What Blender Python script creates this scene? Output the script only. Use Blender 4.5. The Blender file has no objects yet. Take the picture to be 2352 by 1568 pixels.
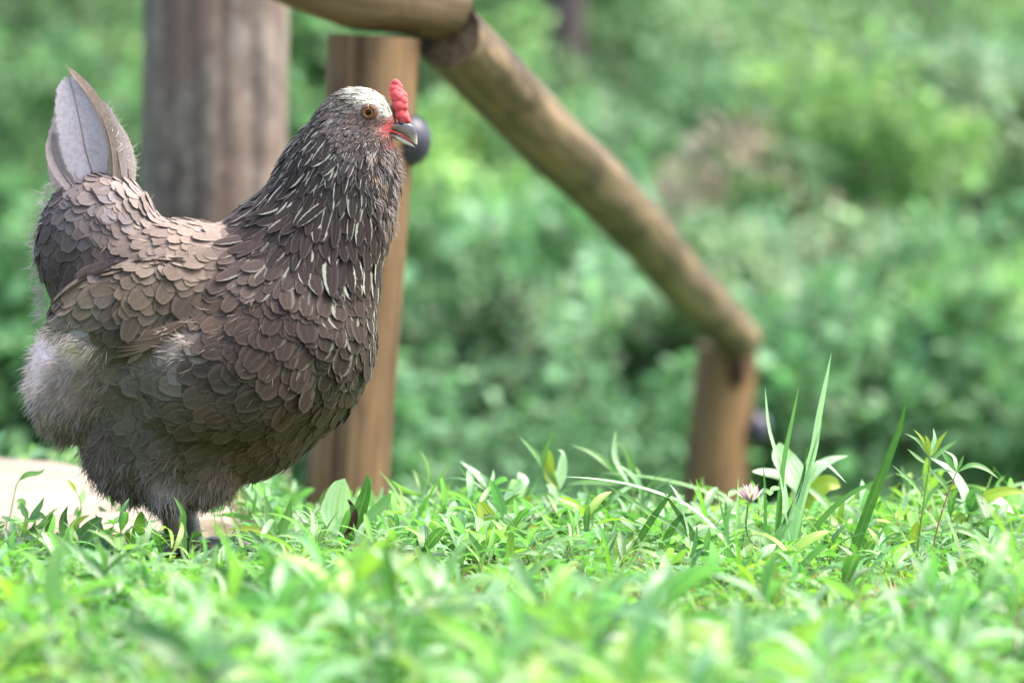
import bpy, bmesh, math, random
import numpy as np
from mathutils import Vector, Matrix

SC = bpy.context.scene
rng = np.random.default_rng(7)
random.seed(7)
R = math.radians

# ------------------------------------------------------------------ camera, sky, sun, exposure
F = 200.0 / 36.0 * 2352.0                 # focal length in units of the 2352-wide picture
CAMZ = 0.41
TH = math.atan(563.0 / F)                 # camera looks slightly down
cam_d = bpy.data.cameras.new('camera')
cam = bpy.data.objects.new('camera', cam_d)
SC.collection.objects.link(cam)
cam.location = (0, 0, CAMZ)
cam.rotation_euler = (R(90) - TH, 0, 0)
cam_d.lens = 200; cam_d.sensor_width = 36
cam_d.clip_start = 0.1; cam_d.clip_end = 400
cam_d.dof.use_dof = True
cam_d.dof.focus_distance = 4.95
cam_d.dof.aperture_fstop = 6.0
cam_d.dof.aperture_blades = 0
SC.camera = cam

SUN_EL, SUN_AZ = R(60), R(88)             # azimuth clockwise from +Y (away from camera) towards +X
w = bpy.data.worlds.new('World'); SC.world = w; w.use_nodes = True
nt = w.node_tree; nt.nodes.clear()
sky = nt.nodes.new('ShaderNodeTexSky'); sky.sky_type = 'NISHITA'; sky.sun_disc = False
sky.sun_elevation = SUN_EL; sky.sun_rotation = SUN_AZ
sky.air_density = 1.0; sky.dust_density = 6.0; sky.ozone_density = 0.2
bg = nt.nodes.new('ShaderNodeBackground'); bg.inputs[1].default_value = 0.15
wo = nt.nodes.new('ShaderNodeOutputWorld')
nt.links.new(sky.outputs[0], bg.inputs[0]); nt.links.new(bg.outputs[0], wo.inputs[0])
sd = bpy.data.lights.new('sun', 'SUN'); sd.energy = 1.7; sd.angle = R(35); sd.color = (1.0, 0.95, 0.87)
sun = bpy.data.objects.new('sun', sd); SC.collection.objects.link(sun)
sdir = Vector((math.sin(SUN_AZ) * math.cos(SUN_EL), math.cos(SUN_AZ) * math.cos(SUN_EL), math.sin(SUN_EL)))
sun.rotation_euler = sdir.to_track_quat('Z', 'Y').to_euler()
sun.location = (2, 5, 6)
SC.view_settings.view_transform = 'Standard'
SC.view_settings.look = 'None'
SC.view_settings.gamma = 1.0
SC.view_settings.exposure = 1.8
SC.view_settings.use_white_balance = True
SC.view_settings.white_balance_temperature = 6400
SC.render.engine = 'CYCLES'
SC.cycles.use_denoising = True
SC.cycles.max_bounces = 8
SC.cycles.transparent_max_bounces = 8

# ------------------------------------------------------------------ pixel / world helpers (2352x1568 picture)
FWD = np.array([0, math.cos(TH), -math.sin(TH)]); UP = np.array([0, math.sin(TH), math.cos(TH)])
def P(px, py, d):
    "point of the world at distance d (along +Y) seen at picture position px,py"
    v = FWD + np.array([1., 0, 0]) * ((px - 1176) / F) + UP * (-(py - 784) / F)
    return np.array([0, 0, CAMZ]) + v * (d / v[1])
def pix(p):
    "world points (N,3) -> picture position, taking every point to lie in its own depth"
    q = np.atleast_2d(p) - np.array([0, 0, CAMZ])
    zc = q @ FWD
    return 1176 + F * q[:, 0] / zc, 784 - F * (q @ UP) / zc
HD = 5.0
S = HD / F                                 # metres per picture pixel at the hen
def hp(px, py, y=0.0):
    p = P(px, py, HD); return np.array([p[0], p[1] + y * S, p[2]])
def hpix(p):
    "picture position of world points as if they lay in the hen's middle plane"
    p = np.atleast_2d(p).copy(); p[:, 1] = HD
    return pix(p)

def lin(c):
    c = np.asarray(c, float) / 255.0
    return np.where(c <= 0.04045, c / 12.92, ((c + 0.055) / 1.055) ** 2.4)
def norm(v):
    return v / np.maximum(np.linalg.norm(v, axis=-1, keepdims=True), 1e-9)
def ground_z(x, y):
    "height of the ground: a level lawn, a crest just behind the hen, a hollow, then a hillside"
    x = np.asarray(x, float); y = np.asarray(y, float)
    z = 0.006 * np.sin(3.1 * x + 1.0) * np.sin(2.3 * y) + 0.004 * np.sin(9 * x + 4 * y)
    sh = np.clip((-0.2 - x) / 0.12, 0, 1); sh = 1.0 * sh * sh * (3 - 2 * sh)       # the level part reaches further back at the left
    yy = np.where(y < 9.1, np.where(y > 5.2, np.maximum(y - sh, 5.2), y), y)
    yy = np.where((y > 8) & (y < 9.1), yy + (y - yy) * (y - 8) / 1.1, yy)
    z = z + np.interp(yy, [-200, 0, 5.25, 5.55, 6.0, 6.6, 9.1, 11.0, 13.0, 15.0, 19.0, 26.0, 60, 400],
                      [0, 0, 0, -0.022, -0.075, -0.15, -0.36, -0.8, -1.15, -0.95, 0.3, 2.6, 8, 30])
    return z

# ------------------------------------------------------------------ mesh builder
class MB:
    def __init__(s):
        s.v = []; s.f = []; s.tint = []; s.edge = []; s.uv = []; s.n = 0
    def add(s, v, f, tint, uv=None, edge=None):
        v = np.asarray(v, float).reshape(-1, 3); n = len(v)
        s.v.append(v); s.f.append(np.asarray(f, int).reshape(-1, np.asarray(f).shape[-1]) + s.n)
        t = np.broadcast_to(np.asarray(tint, float), (n, 3)); s.tint.append(t)
        s.uv.append(np.zeros((n, 3)) if uv is None else np.asarray(uv, float).reshape(n, 3))
        e = np.zeros((n, 4)) if edge is None else np.broadcast_to(np.asarray(edge, float), (n, 4))
        s.edge.append(e); s.n += n
    def build(s, name, mat, parent=None, smooth=True):
        me = bpy.data.meshes.new(name)
        v = np.concatenate(s.v)
        tot = np.concatenate([np.full(len(f), f.shape[1]) for f in s.f])
        idx = np.concatenate([f.ravel() for f in s.f])
        me.vertices.add(len(v)); me.vertices.foreach_set('co', v.ravel().astype(np.float32))
        me.loops.add(len(idx)); me.loops.foreach_set('vertex_index', idx.astype(np.int32))
        me.polygons.add(len(tot)); st = np.concatenate([[0], np.cumsum(tot)[:-1]])
        me.polygons.foreach_set('loop_start', st.astype(np.int32))
        if smooth: me.polygons.foreach_set('use_smooth', np.ones(len(tot), bool))
        me.update(calc_edges=True)
        set_attr(me, np.concatenate(s.tint), np.concatenate(s.uv), np.concatenate(s.edge))
        me.materials.append(mat)
        me.validate()
        o = bpy.data.objects.new(name, me); SC.collection.objects.link(o)
        if parent is not None: attach(o, parent)
        return o
def set_attr(me, tint, uv=None, edge=None):
    n = len(me.vertices)
    a = me.attributes.new('tint', 'FLOAT_COLOR', 'POINT')
    a.data.foreach_set('color', np.concatenate([tint, np.ones((n, 1))], 1).astype(np.float32).ravel())
    a = me.attributes.new('fuv', 'FLOAT_VECTOR', 'POINT')
    a.data.foreach_set('vector', (np.zeros((n, 3)) if uv is None else uv).astype(np.float32).ravel())
    a = me.attributes.new('edge', 'FLOAT_COLOR', 'POINT')
    a.data.foreach_set('color', (np.zeros((n, 4)) if edge is None else edge).astype(np.float32).ravel())
def attach(o, parent):
    o.parent = parent
    o.matrix_parent_inverse = parent_matrix(parent).inverted()
def parent_matrix(p):
    m = Matrix.LocRotScale(p.location, p.rotation_euler, p.scale)
    if p.parent: m = parent_matrix(p.parent) @ p.matrix_parent_inverse @ m
    return m
def tag(o, label=None, cat=None, group=None, kind=None):
    if label: o['label'] = label
    if cat: o['category'] = cat
    if group: o['group'] = group
    if kind: o['kind'] = kind
    return o
def thing(name, loc, label, cat, group=None):
    o = bpy.data.objects.new(name, None); SC.collection.objects.link(o)
    o.location = tuple(float(c) for c in loc); o.empty_display_size = 0.05
    return tag(o, label, cat, group)

def grid_faces(nu, nv):
    a = np.arange(nv)[:, None] * (nu + 1) + np.arange(nu)[None, :]
    a = a.ravel()
    return np.stack([a, a + 1, a + nu + 2, a + nu + 1], 1)

def cards(mb, root, T, N, L, W, prof, nu, a0, a1, cup, tint, edge=None, rag=0.0, side=0.0, vv=None):
    """many leaf/feather shaped blades at once. root,T,N (n,3); L,W,a0,a1,cup (n,) or scalar;
    prof = half-width profile along the length; a0 lift angle at the root, a1 change of the angle to the tip"""
    n = len(root); nv = len(prof) - 1
    bc = lambda q: np.broadcast_to(np.asarray(q, float), (n,))
    L, W, a0, a1, cup, side = map(bc, (L, W, a0, a1, cup, side))
    T = norm(T); N = norm(N - T * (N * T).sum(1, keepdims=True)); Sd = np.cross(T, N)
    v = np.linspace(0, 1, nv + 1) if vv is None else np.asarray(vv, float)
    ang = a0[:, None] + a1[:, None] * v[None, :]
    dv = np.diff(v)
    am = (ang[:, 1:] + ang[:, :-1]) / 2
    cx = np.concatenate([np.zeros((n, 1)), np.cumsum(np.cos(am) * dv, 1)], 1) * L[:, None]
    cz = np.concatenate([np.zeros((n, 1)), np.cumsum(np.sin(am) * dv, 1)], 1) * L[:, None]
    cy = side[:, None] * v[None, :] ** 2 * L[:, None]
    u = np.linspace(-1, 1, nu + 1)
    C = root[:, None, :] + T[:, None, :] * cx[..., None] + N[:, None, :] * cz[..., None] + Sd[:, None, :] * cy[..., None]
    Nn = -T[:, None, :] * np.sin(ang)[..., None] + N[:, None, :] * np.cos(ang)[..., None]
    hw = W[:, None] * np.asarray(prof)[None, :] * 0.5
    if rag: hw = hw * (1 + rag * rng.standard_normal(hw.shape))
    V = (C[:, :, None, :] + Sd[:, None, None, :] * (hw[:, :, None] * u[None, None, :])[..., None]
         + Nn[:, :, None, :] * (cup[:, None, None] * hw[:, :, None] * (np.abs(u) ** 1.6)[None, None, :])[..., None])
    m = (nu + 1) * (nv + 1)
    f = (grid_faces(nu, nv)[None] + (np.arange(n) * m)[:, None, None]).reshape(-1, 4)
    uv = np.empty((n, nv + 1, nu + 1, 3))
    uv[..., 0] = u[None, None, :]; uv[..., 1] = v[None, :, None]; uv[..., 2] = rng.random(n)[:, None, None]
    t = np.repeat(np.broadcast_to(np.asarray(tint, float), (n, 3)), m, 0)
    e = None if edge is None else np.repeat(np.broadcast_to(np.asarray(edge, float), (n, 4)), m, 0)
    mb.add(V.reshape(-1, 3), f, t, uv.reshape(-1, 3), e)

def tubes(mb, paths, radii, tint, k=5):
    "paths (n,K,3), radii (n,K) -> round stems"
    paths = np.asarray(paths, float); n, K, _ = paths.shape
    radii = np.broadcast_to(np.asarray(radii, float), (n, K))
    tg = norm(np.gradient(paths, axis=1))
    ref = np.where(np.abs(tg[..., 2:3]) > 0.9, np.array([1., 0, 0]), np.array([0, 0, 1.]))
    ref = ref[:, :1].repeat(K, 1)
    a = norm(np.cross(tg, ref)); b = np.cross(tg, a)
    th = np.arange(k) / k * 2 * np.pi
    V = paths[:, :, None] + radii[:, :, None, None] * (a[:, :, None] * np.cos(th)[:, None] + b[:, :, None] * np.sin(th)[:, None])
    i = np.arange(K - 1)[:, None] * k; j = np.arange(k)[None]; j2 = (j + 1) % k
    f = np.stack([i + j, i + j2, i + k + j2, i + k + j], -1).reshape(-1, 4)
    f = (f[None] + (np.arange(n) * K * k)[:, None, None]).reshape(-1, 4)
    uv = np.zeros((n, K, k, 3)); uv[..., 0] = 0.5; uv[..., 1] = np.linspace(0, 1, K)[None, :, None]; uv[..., 2] = rng.random(n)[:, None, None]
    t = np.repeat(np.broadcast_to(np.asarray(tint, float), (n, 3)), K * k, 0)
    mb.add(V.reshape(-1, 3), f, t, uv.reshape(-1, 3))

def spline(pts, n):
    pts = np.asarray(pts, float); m = len(pts)
    q = np.concatenate([[2 * pts[0] - pts[1]], pts, [2 * pts[-1] - pts[-2]]])
    seg = np.linalg.norm(np.diff(pts[:, :2] if pts.shape[1] > 3 else pts, axis=0), axis=1); cum = np.concatenate([[0], np.cumsum(seg)])
    out = []
    for s in np.linspace(0, cum[-1], n):
        i = min(np.searchsorted(cum, s, 'right') - 1, m - 2); t = (s - cum[i]) / max(cum[i + 1] - cum[i], 1e-9)
        a, b, c, d = q[i], q[i + 1], q[i + 2], q[i + 3]
        out.append(0.5 * (2 * b + (c - a) * t + (2 * a - 5 * b + 4 * c - d) * t * t + (3 * b - a - 3 * c + d) * t ** 3))
    return np.array(out)

def ribbon(mb, pts, width, tint, n=14, nu=4, prof=None, face=(0, -1, 0.35), fold=0.25, edge=None, roll=0.0, rag=0.0):
    "one long leaf along a 3D path, turned towards `face`"
    pt = spline(pts, n); tg = norm(np.gradient(pt, axis=0))
    fc = np.asarray(face, float)[None].repeat(n, 0)
    nn = norm(fc - tg * (fc * tg).sum(1, keepdims=True)); sd = np.cross(tg, nn)
    v = np.linspace(0, 1, n)
    if roll:
        an = (roll * v)[:, None]; sd, nn = sd * np.cos(an) + nn * np.sin(an), nn * np.cos(an) - sd * np.sin(an)
    pr = np.interp(v, np.linspace(0, 1, len(prof)), prof) if prof is not None else np.sin(np.pi * np.clip(v, 0, 1)) ** 0.7
    hw = 0.5 * width * pr
    u = np.linspace(-1, 1, nu + 1)
    hw2 = np.repeat(hw[:, None], nu + 1, 1)
    if rag: hw2 = hw2 * (1 + rag * np.where(u[None] < 0, rng.standard_normal((n, 1)), rng.standard_normal((n, 1))) * (np.abs(u)[None] > 0.7))
    V = pt[:, None] + sd[:, None] * (hw2 * u)[..., None] + nn[:, None] * (fold * hw2 * np.abs(u))[..., None]
    uv = np.zeros((n, nu + 1, 3)); uv[..., 0] = u; uv[..., 1] = v[:, None]; uv[..., 2] = rng.random()
    mb.add(V.reshape(-1, 3), grid_faces(nu, n - 1), tint, uv.reshape(-1, 3), edge)

# ------------------------------------------------------------------ materials
def new_mat(name):
    m = bpy.data.materials.new(name); m.use_nodes = True
    t = m.node_tree; t.nodes.clear()
    return m, t
class NT:
    def __init__(s, t): s.t = t
    def node(s, kind, **kw):
        n = s.t.nodes.new(kind)
        for k, v in kw.items(): setattr(n, k, v)
        return n
    def link(s, a, b): s.t.links.new(a, b)
    def val(s, sock, v):
        if isinstance(v, bpy.types.NodeSocket): s.link(v, sock)
        else: sock.default_value = v
    def math(s, op, a, b=0.0, c=0.0, clamp=False):
        n = s.node('ShaderNodeMath', operation=op, use_clamp=clamp)
        s.val(n.inputs[0], a); s.val(n.inputs[1], b)
        if op in ('MULTIPLY_ADD',): s.val(n.inputs[2], c)
        return n.outputs[0]
    def mapr(s, v, a, b, c=0.0, d=1.0, smooth=True):
        n = s.node('ShaderNodeMapRange', interpolation_type='SMOOTHSTEP' if smooth else 'LINEAR')
        s.val(n.inputs[0], v)
        for i, q in enumerate((a, b, c, d)): s.val(n.inputs[i + 1], q)
        return n.outputs[0]
    def mix(s, f, a, b, mode='MIX'):
        n = s.node('ShaderNodeMix', data_type='RGBA', blend_type=mode)
        s.val(n.inputs[0], f); s.val(n.inputs[6], a); s.val(n.inputs[7], b)
        return n.outputs[2]
    def attr(s, name):
        return s.node('ShaderNodeAttribute', attribute_name=name)
    def sep(s, v):
        n = s.node('ShaderNodeSeparateXYZ'); s.link(v, n.inputs[0]); return n.outputs
    def noise(s, vec, scale, detail=3.0, rough=0.5):
        n = s.node('ShaderNodeTexNoise'); 
        if vec is not None: s.link(vec, n.inputs['Vector'])
        n.inputs['Scale'].default_value = scale; n.inputs['Detail'].default_value = detail; n.inputs['Roughness'].default_value = rough
        return n.outputs[0]
    def bump(s, h, strength=0.3, dist=0.001):
        n = s.node('ShaderNodeBump'); n.inputs['Strength'].default_value = strength; n.inputs['Distance'].default_value = dist
        s.link(h, n.inputs['Height']); return n.outputs[0]
    def out(s, sh):
        o = s.node('ShaderNodeOutputMaterial'); s.link(sh, o.inputs[0])
def mapping(n, scale):
    tc = n.node('ShaderNodeTexCoord'); mp = n.node('ShaderNodeMapping'); mp.inputs['Scale'].default_value = scale
    n.link(tc.outputs['Object'], mp.inputs[0]); return mp.outputs[0]

def feather_mat(name='plumage', transl=0.12, fq=170.0):
    m, t = new_mat(name); n = NT(t)
    tint = n.attr('tint').outputs[0]; ed = n.attr('edge'); uv = n.sep(n.attr('fuv').outputs[1])
    u, v, r = uv[0], uv[1], uv[2]
    au = n.math('ABSOLUTE', u)
    # barbs run obliquely out from the shaft
    ph = n.math('ADD', n.math('MULTIPLY', v, fq), n.math('MULTIPLY', au, -fq * 0.27))
    ph = n.math('ADD', ph, n.math('MULTIPLY', r, 40.0))
    barb = n.math('SINE', ph)
    tc = n.node('ShaderNodeTexCoord')
    nz = n.noise(tc.outputs['Object'], 260.0, 3.0, 0.6)
    # pale lacing: on the sides of the vane, often stronger on one side, fading before the tip
    asym = n.math('MULTIPLY', n.math('SUBTRACT', n.math('FRACT', n.math('MULTIPLY', r, 7.31)), 0.5), n.math('MULTIPLY', u, 1.0))
    d = n.math('ADD', au, asym)
    d = n.math('ADD', d, n.math('MULTIPLY', n.math('SUBTRACT', nz, 0.5), 0.7))
    rim = n.mapr(d, 0.66, 0.86)
    rim = n.math('MULTIPLY', rim, n.mapr(v, 0.80, 0.97, 1.0, 0.15))
    rim = n.math('MULTIPLY', rim, ed.outputs[3])
    rim = n.math('MULTIPLY', rim, n.mapr(barb, -1.6, 0.2, 0.6, 1.0))
    col = n.mix(n.mapr(barb, -1, 1, 0.0, 0.07), tint, (0, 0, 0, 1))
    col = n.mix(n.mapr(nz, 0.35, 0.7, 0.0, 0.22), col, (0.02, 0.015, 0.012, 1))
    col = n.mix(rim, col, ed.outputs[0])
    # thin dark outline of each vane
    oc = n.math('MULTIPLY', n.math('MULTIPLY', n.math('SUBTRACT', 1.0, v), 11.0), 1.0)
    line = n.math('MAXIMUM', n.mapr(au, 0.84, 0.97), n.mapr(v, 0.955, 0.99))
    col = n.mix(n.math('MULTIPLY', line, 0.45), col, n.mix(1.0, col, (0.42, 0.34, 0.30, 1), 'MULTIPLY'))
    pale = n.math('MULTIPLY', n.mapr(au, 0.45, 0.78), n.mapr(au, 0.84, 0.93, 1.0, 0.0))
    col = n.mix(n.math('MULTIPLY', pale, 0.05), col, (0.55, 0.48, 0.44, 1))
    shaft = n.math('MULTIPLY', n.mapr(au, 0.02, 0.08, 1.0, 0.0), 0.05)
    col = n.mix(shaft, col, n.mix(0.5, col, (0.75, 0.70, 0.64, 1)))
    col = n.mix(n.math('MULTIPLY', n.mapr(v, 0.85, 1.0, 0, 1), 0.03), col, (0.65, 0.6, 0.56, 1))
    p = n.node('ShaderNodeBsdfPrincipled'); n.link(col, p.inputs['Base Color'])
    p.inputs['Roughness'].default_value = 0.6; p.inputs['Specular IOR Level'].default_value = 0.2
    p.inputs['Sheen Weight'].default_value = 0.04; p.inputs['Sheen Roughness'].default_value = 0.5
    n.link(n.bump(n.math('ADD', barb, n.math('MULTIPLY', nz, 2.0)), 0.15, 0.0003), p.inputs['Normal'])
    tr = n.node('ShaderNodeBsdfTranslucent'); n.link(col, tr.inputs[0])
    mx = n.node('ShaderNodeMixShader'); mx.inputs[0].default_value = transl
    n.link(p.outputs[0], mx.inputs[1]); n.link(tr.outputs[0], mx.inputs[2])
    # frayed, see-through margin where the barbs end
    fr = n.noise(tc.outputs['Object'], 1500.0, 1.0)
    ed2 = n.math('MAXIMUM', n.mapr(au, 0.62, 1.04), n.mapr(v, 0.84, 1.01))
    al = n.mapr(n.math('SUBTRACT', n.math('ADD', fr, 0.42), ed2), 0.0, 0.25)
    tp = n.node('ShaderNodeBsdfTransparent'); mx2 = n.node('ShaderNodeMixShader'); n.link(al, mx2.inputs[0])
    n.link(tp.outputs[0], mx2.inputs[1]); n.link(mx.outputs[0], mx2.inputs[2]); n.out(mx2.outputs[0])
    return m

def down_mat():
    m, t = new_mat('down'); n = NT(t)
    tint = n.attr('tint').outputs[0]; uv = n.sep(n.attr('fuv').outputs[1])
    col = n.mix(n.mapr(uv[1], 0.0, 1.0, 0.0, 0.25), tint, (0.8, 0.76, 0.72, 1))
    d = n.node('ShaderNodeBsdfPrincipled'); n.link(col, d.inputs['Base Color']); d.inputs['Roughness'].default_value = 0.7
    d.inputs['Specular IOR Level'].default_value = 0.2
    tr = n.node('ShaderNodeBsdfTranslucent'); n.link(col, tr.inputs[0])
    mx = n.node('ShaderNodeMixShader'); mx.inputs[0].default_value = 0.4
    n.link(d.outputs[0], mx.inputs[1]); n.link(tr.outputs[0], mx.inputs[2]); n.out(mx.outputs[0])
    return m

def leaf_mat(name, transl=0.42, rough=0.38, spec=0.5, vein=0.3, tm=(1.3, 1.75, 0.78, 1)):
    m, t = new_mat(name); n = NT(t)
    tint = n.attr('tint').outputs[0]; uv = n.sep(n.attr('fuv').outputs[1])
    u, v, r = uv[0], uv[1], uv[2]; au = n.math('ABSOLUTE', u)
    tc = n.node('ShaderNodeTexCoord')
    nz = n.noise(tc.outputs['Object'], 90.0, 3.0)
    col = n.mix(n.mapr(nz, 0.35, 0.75, 0.0, 0.3), tint, n.mix(0.5, tint, (0.30, 0.42, 0.05, 1)))
    ribs = n.math('SINE', n.math('MULTIPLY', u, 16.0))
    col = n.mix(n.mapr(ribs, 0.0, 1.0, 0.0, 0.12), col, (0.25, 0.4, 0.15, 1))
    mid = n.math('MULTIPLY', n.mapr(au, 0.04, 0.14, 1.0, 0.0), vein)
    col = n.mix(mid, col, (0.35, 0.5, 0.22, 1))
    p = n.node('ShaderNodeBsdfPrincipled'); n.link(col, p.inputs['Base Color'])
    p.inputs['Roughness'].default_value = rough; p.inputs['Specular IOR Level'].default_value = spec
    n.link(n.bump(n.math('ADD', ribs, n.math('MULTIPLY', nz, 3.0)), 0.25, 0.0006), p.inputs['Normal'])
    tcol = n.mix(1.0, col, tm, 'MULTIPLY')
    tr = n.node('ShaderNodeBsdfTranslucent'); n.link(tcol, tr.inputs[0])
    mx = n.node('ShaderNodeMixShader'); mx.inputs[0].default_value = transl
    n.link(p.outputs[0], mx.inputs[1]); n.link(tr.outputs[0], mx.inputs[2]); n.out(mx.outputs[0])
    return m

def plain_mat(name, rough=0.6, spec=0.4, sss=0.0, bump=None, coat=0.0, var=0.2, bscale=600.0):
    m, t = new_mat(name); n = NT(t)
    tint = n.attr('tint').outputs[0]; tc = n.node('ShaderNodeTexCoord')
    nz = n.noise(tc.outputs['Object'], bscale * 0.4, 4.0)
    col = n.mix(n.mapr(nz, 0.3, 0.75, 0.0, var), tint, n.mix(0.7, tint, (0, 0, 0, 1)))
    p = n.node('ShaderNodeBsdfPrincipled'); n.link(col, p.inputs['Base Color'])
    p.inputs['Roughness'].default_value = rough; p.inputs['Specular IOR Level'].default_value = spec
    p.inputs['Coat Weight'].default_value = coat
    if sss:
        p.inputs['Subsurface Weight'].default_value = sss; p.inputs['Subsurface Radius'].default_value = (0.004, 0.0012, 0.0008)
        p.inputs['Subsurface Scale'].default_value = 1.0
    if bump: n.link(n.bump(n.noise(tc.outputs['Object'], bscale, 3.0), bump, 0.001), p.inputs['Normal'])
    n.out(p.outputs[0]); return m

def wood_mat(name, c1, c2, c3, grain=(60, 60, 2.5), crack=True):
    m, t = new_mat(name); n = NT(t)
    uvn = n.attr('fuv').outputs[1]
    mp = n.node('ShaderNodeMapping'); mp.inputs['Scale'].default_value = grain; n.link(uvn, mp.inputs[0])
    g = n.noise(mp.outputs[0], 1.0, 5.0, 0.65)
    mp2 = n.node('ShaderNodeMapping'); mp2.inputs['Scale'].default_value = (15, 15, 6); n.link(uvn, mp2.inputs[0])
    b = n.noise(mp2.outputs[0], 1.0, 3.0)
    col = n.mix(n.mapr(g, 0.35, 0.65), (*lin(c1), 1), (*lin(c2), 1))
    col = n.mix(n.mapr(b, 0.45, 0.66, 0, 0.85), col, (*lin(c3), 1))
    tt = n.attr('tint').outputs[0]
    col = n.mix(1.0, col, tt, 'MULTIPLY')
    p = n.node('ShaderNodeBsdfPrincipled'); n.link(col, p.inputs['Base Color'])
    p.inputs['Roughness'].default_value = 0.65; p.inputs['Specular IOR Level'].default_value = 0.35
    n.link(n.bump(g, 0.5, 0.004), p.inputs['Normal'])
    n.out(p.outputs[0]); return m

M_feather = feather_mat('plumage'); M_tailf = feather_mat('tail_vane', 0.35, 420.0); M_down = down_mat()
M_leaf = leaf_mat('weed_leaf', 0.38, 0.36, 0.7); M_grass = leaf_mat('grass_blade', 0.4, 0.35, 0.5, 0.15)
M_bush = leaf_mat('shrub_leaf', 0.38, 0.5, 0.45, 0.1, (1.1, 1.25, 0.95, 1))
M_comb = plain_mat('comb_skin', 0.62, 0.3, 0.25, 0.9, 0.0, 0.25, 1400.0)
M_skin = plain_mat('face_skin', 0.6, 0.4, 0.1, 0.6, 0.0, 0.35, 900.0)
M_horn = plain_mat('horn', 0.32, 0.5, 0.0, None, 0.15, 0.2, 300.0)
M_stem = plain_mat('stem', 0.5, 0.4, 0.0, None, 0.0, 0.2, 300.0)
M_black = plain_mat('black_plastic', 0.42, 0.5, 0.0, None, 0.0, 0.1, 50.0)
M_petal = leaf_mat('petal', 0.4, 0.6, 0.2, 0.0)
M_dead = plain_mat('dead_leaf', 0.8, 0.2, 0.0, 0.5, 0.0, 0.5, 500.0)

# ------------------------------------------------------------------ ground
def build_ground():
    xs = np.concatenate([np.linspace(-60, -3, 14), np.linspace(-2.6, 2.6, 53), np.linspace(3, 60, 14)])
    ys = np.concatenate([np.linspace(-20, 2.5, 10), np.linspace(2.8, 8, 66), np.linspace(8.3, 30, 60), np.linspace(35, 200, 12)])
    X, Y = np.meshgrid(xs, ys); Z = ground_z(X, Y)
    Z = Z + 0.004 * rng.standard_normal(Z.shape) * (np.abs(X) < 3) * (Y < 8)
    m, t = new_mat('soil'); n = NT(t); v = mapping(n, (1, 1, 1))
    a = n.noise(v, 3.0, 4.0); b = n.noise(v, 60.0, 5.0, 0.7)
    col = n.mix(n.mapr(b, 0.35, 0.65), (*lin((70, 60, 42)), 1), (*lin((122, 104, 78)), 1))
    col = n.mix(n.mapr(a, 0.42, 0.62, 0, 0.75), col, (*lin((62, 88, 40)), 1))
    far = n.mapr(n.sep(v)[1], 6.2, 8.0)
    col = n.mix(far, col, n.mix(n.mapr(b, 0.35, 0.65), (*lin((58, 84, 44)), 1), (*lin((84, 112, 60)), 1)))
    p = n.node('ShaderNodeBsdfPrincipled'); n.link(col, p.inputs['Base Color']); p.inputs['Roughness'].default_value = 0.95
    n.link(n.bump(b, 0.8, 0.01), p.inputs['Normal']); n.out(p.outputs[0])
    mb = MB(); mb.add(np.stack([X, Y, Z], -1).reshape(-1, 3), grid_faces(len(xs) - 1, len(ys) - 1), (1, 1, 1))
    tag(mb.build('ground', m), kind='structure')
build_ground()

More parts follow.
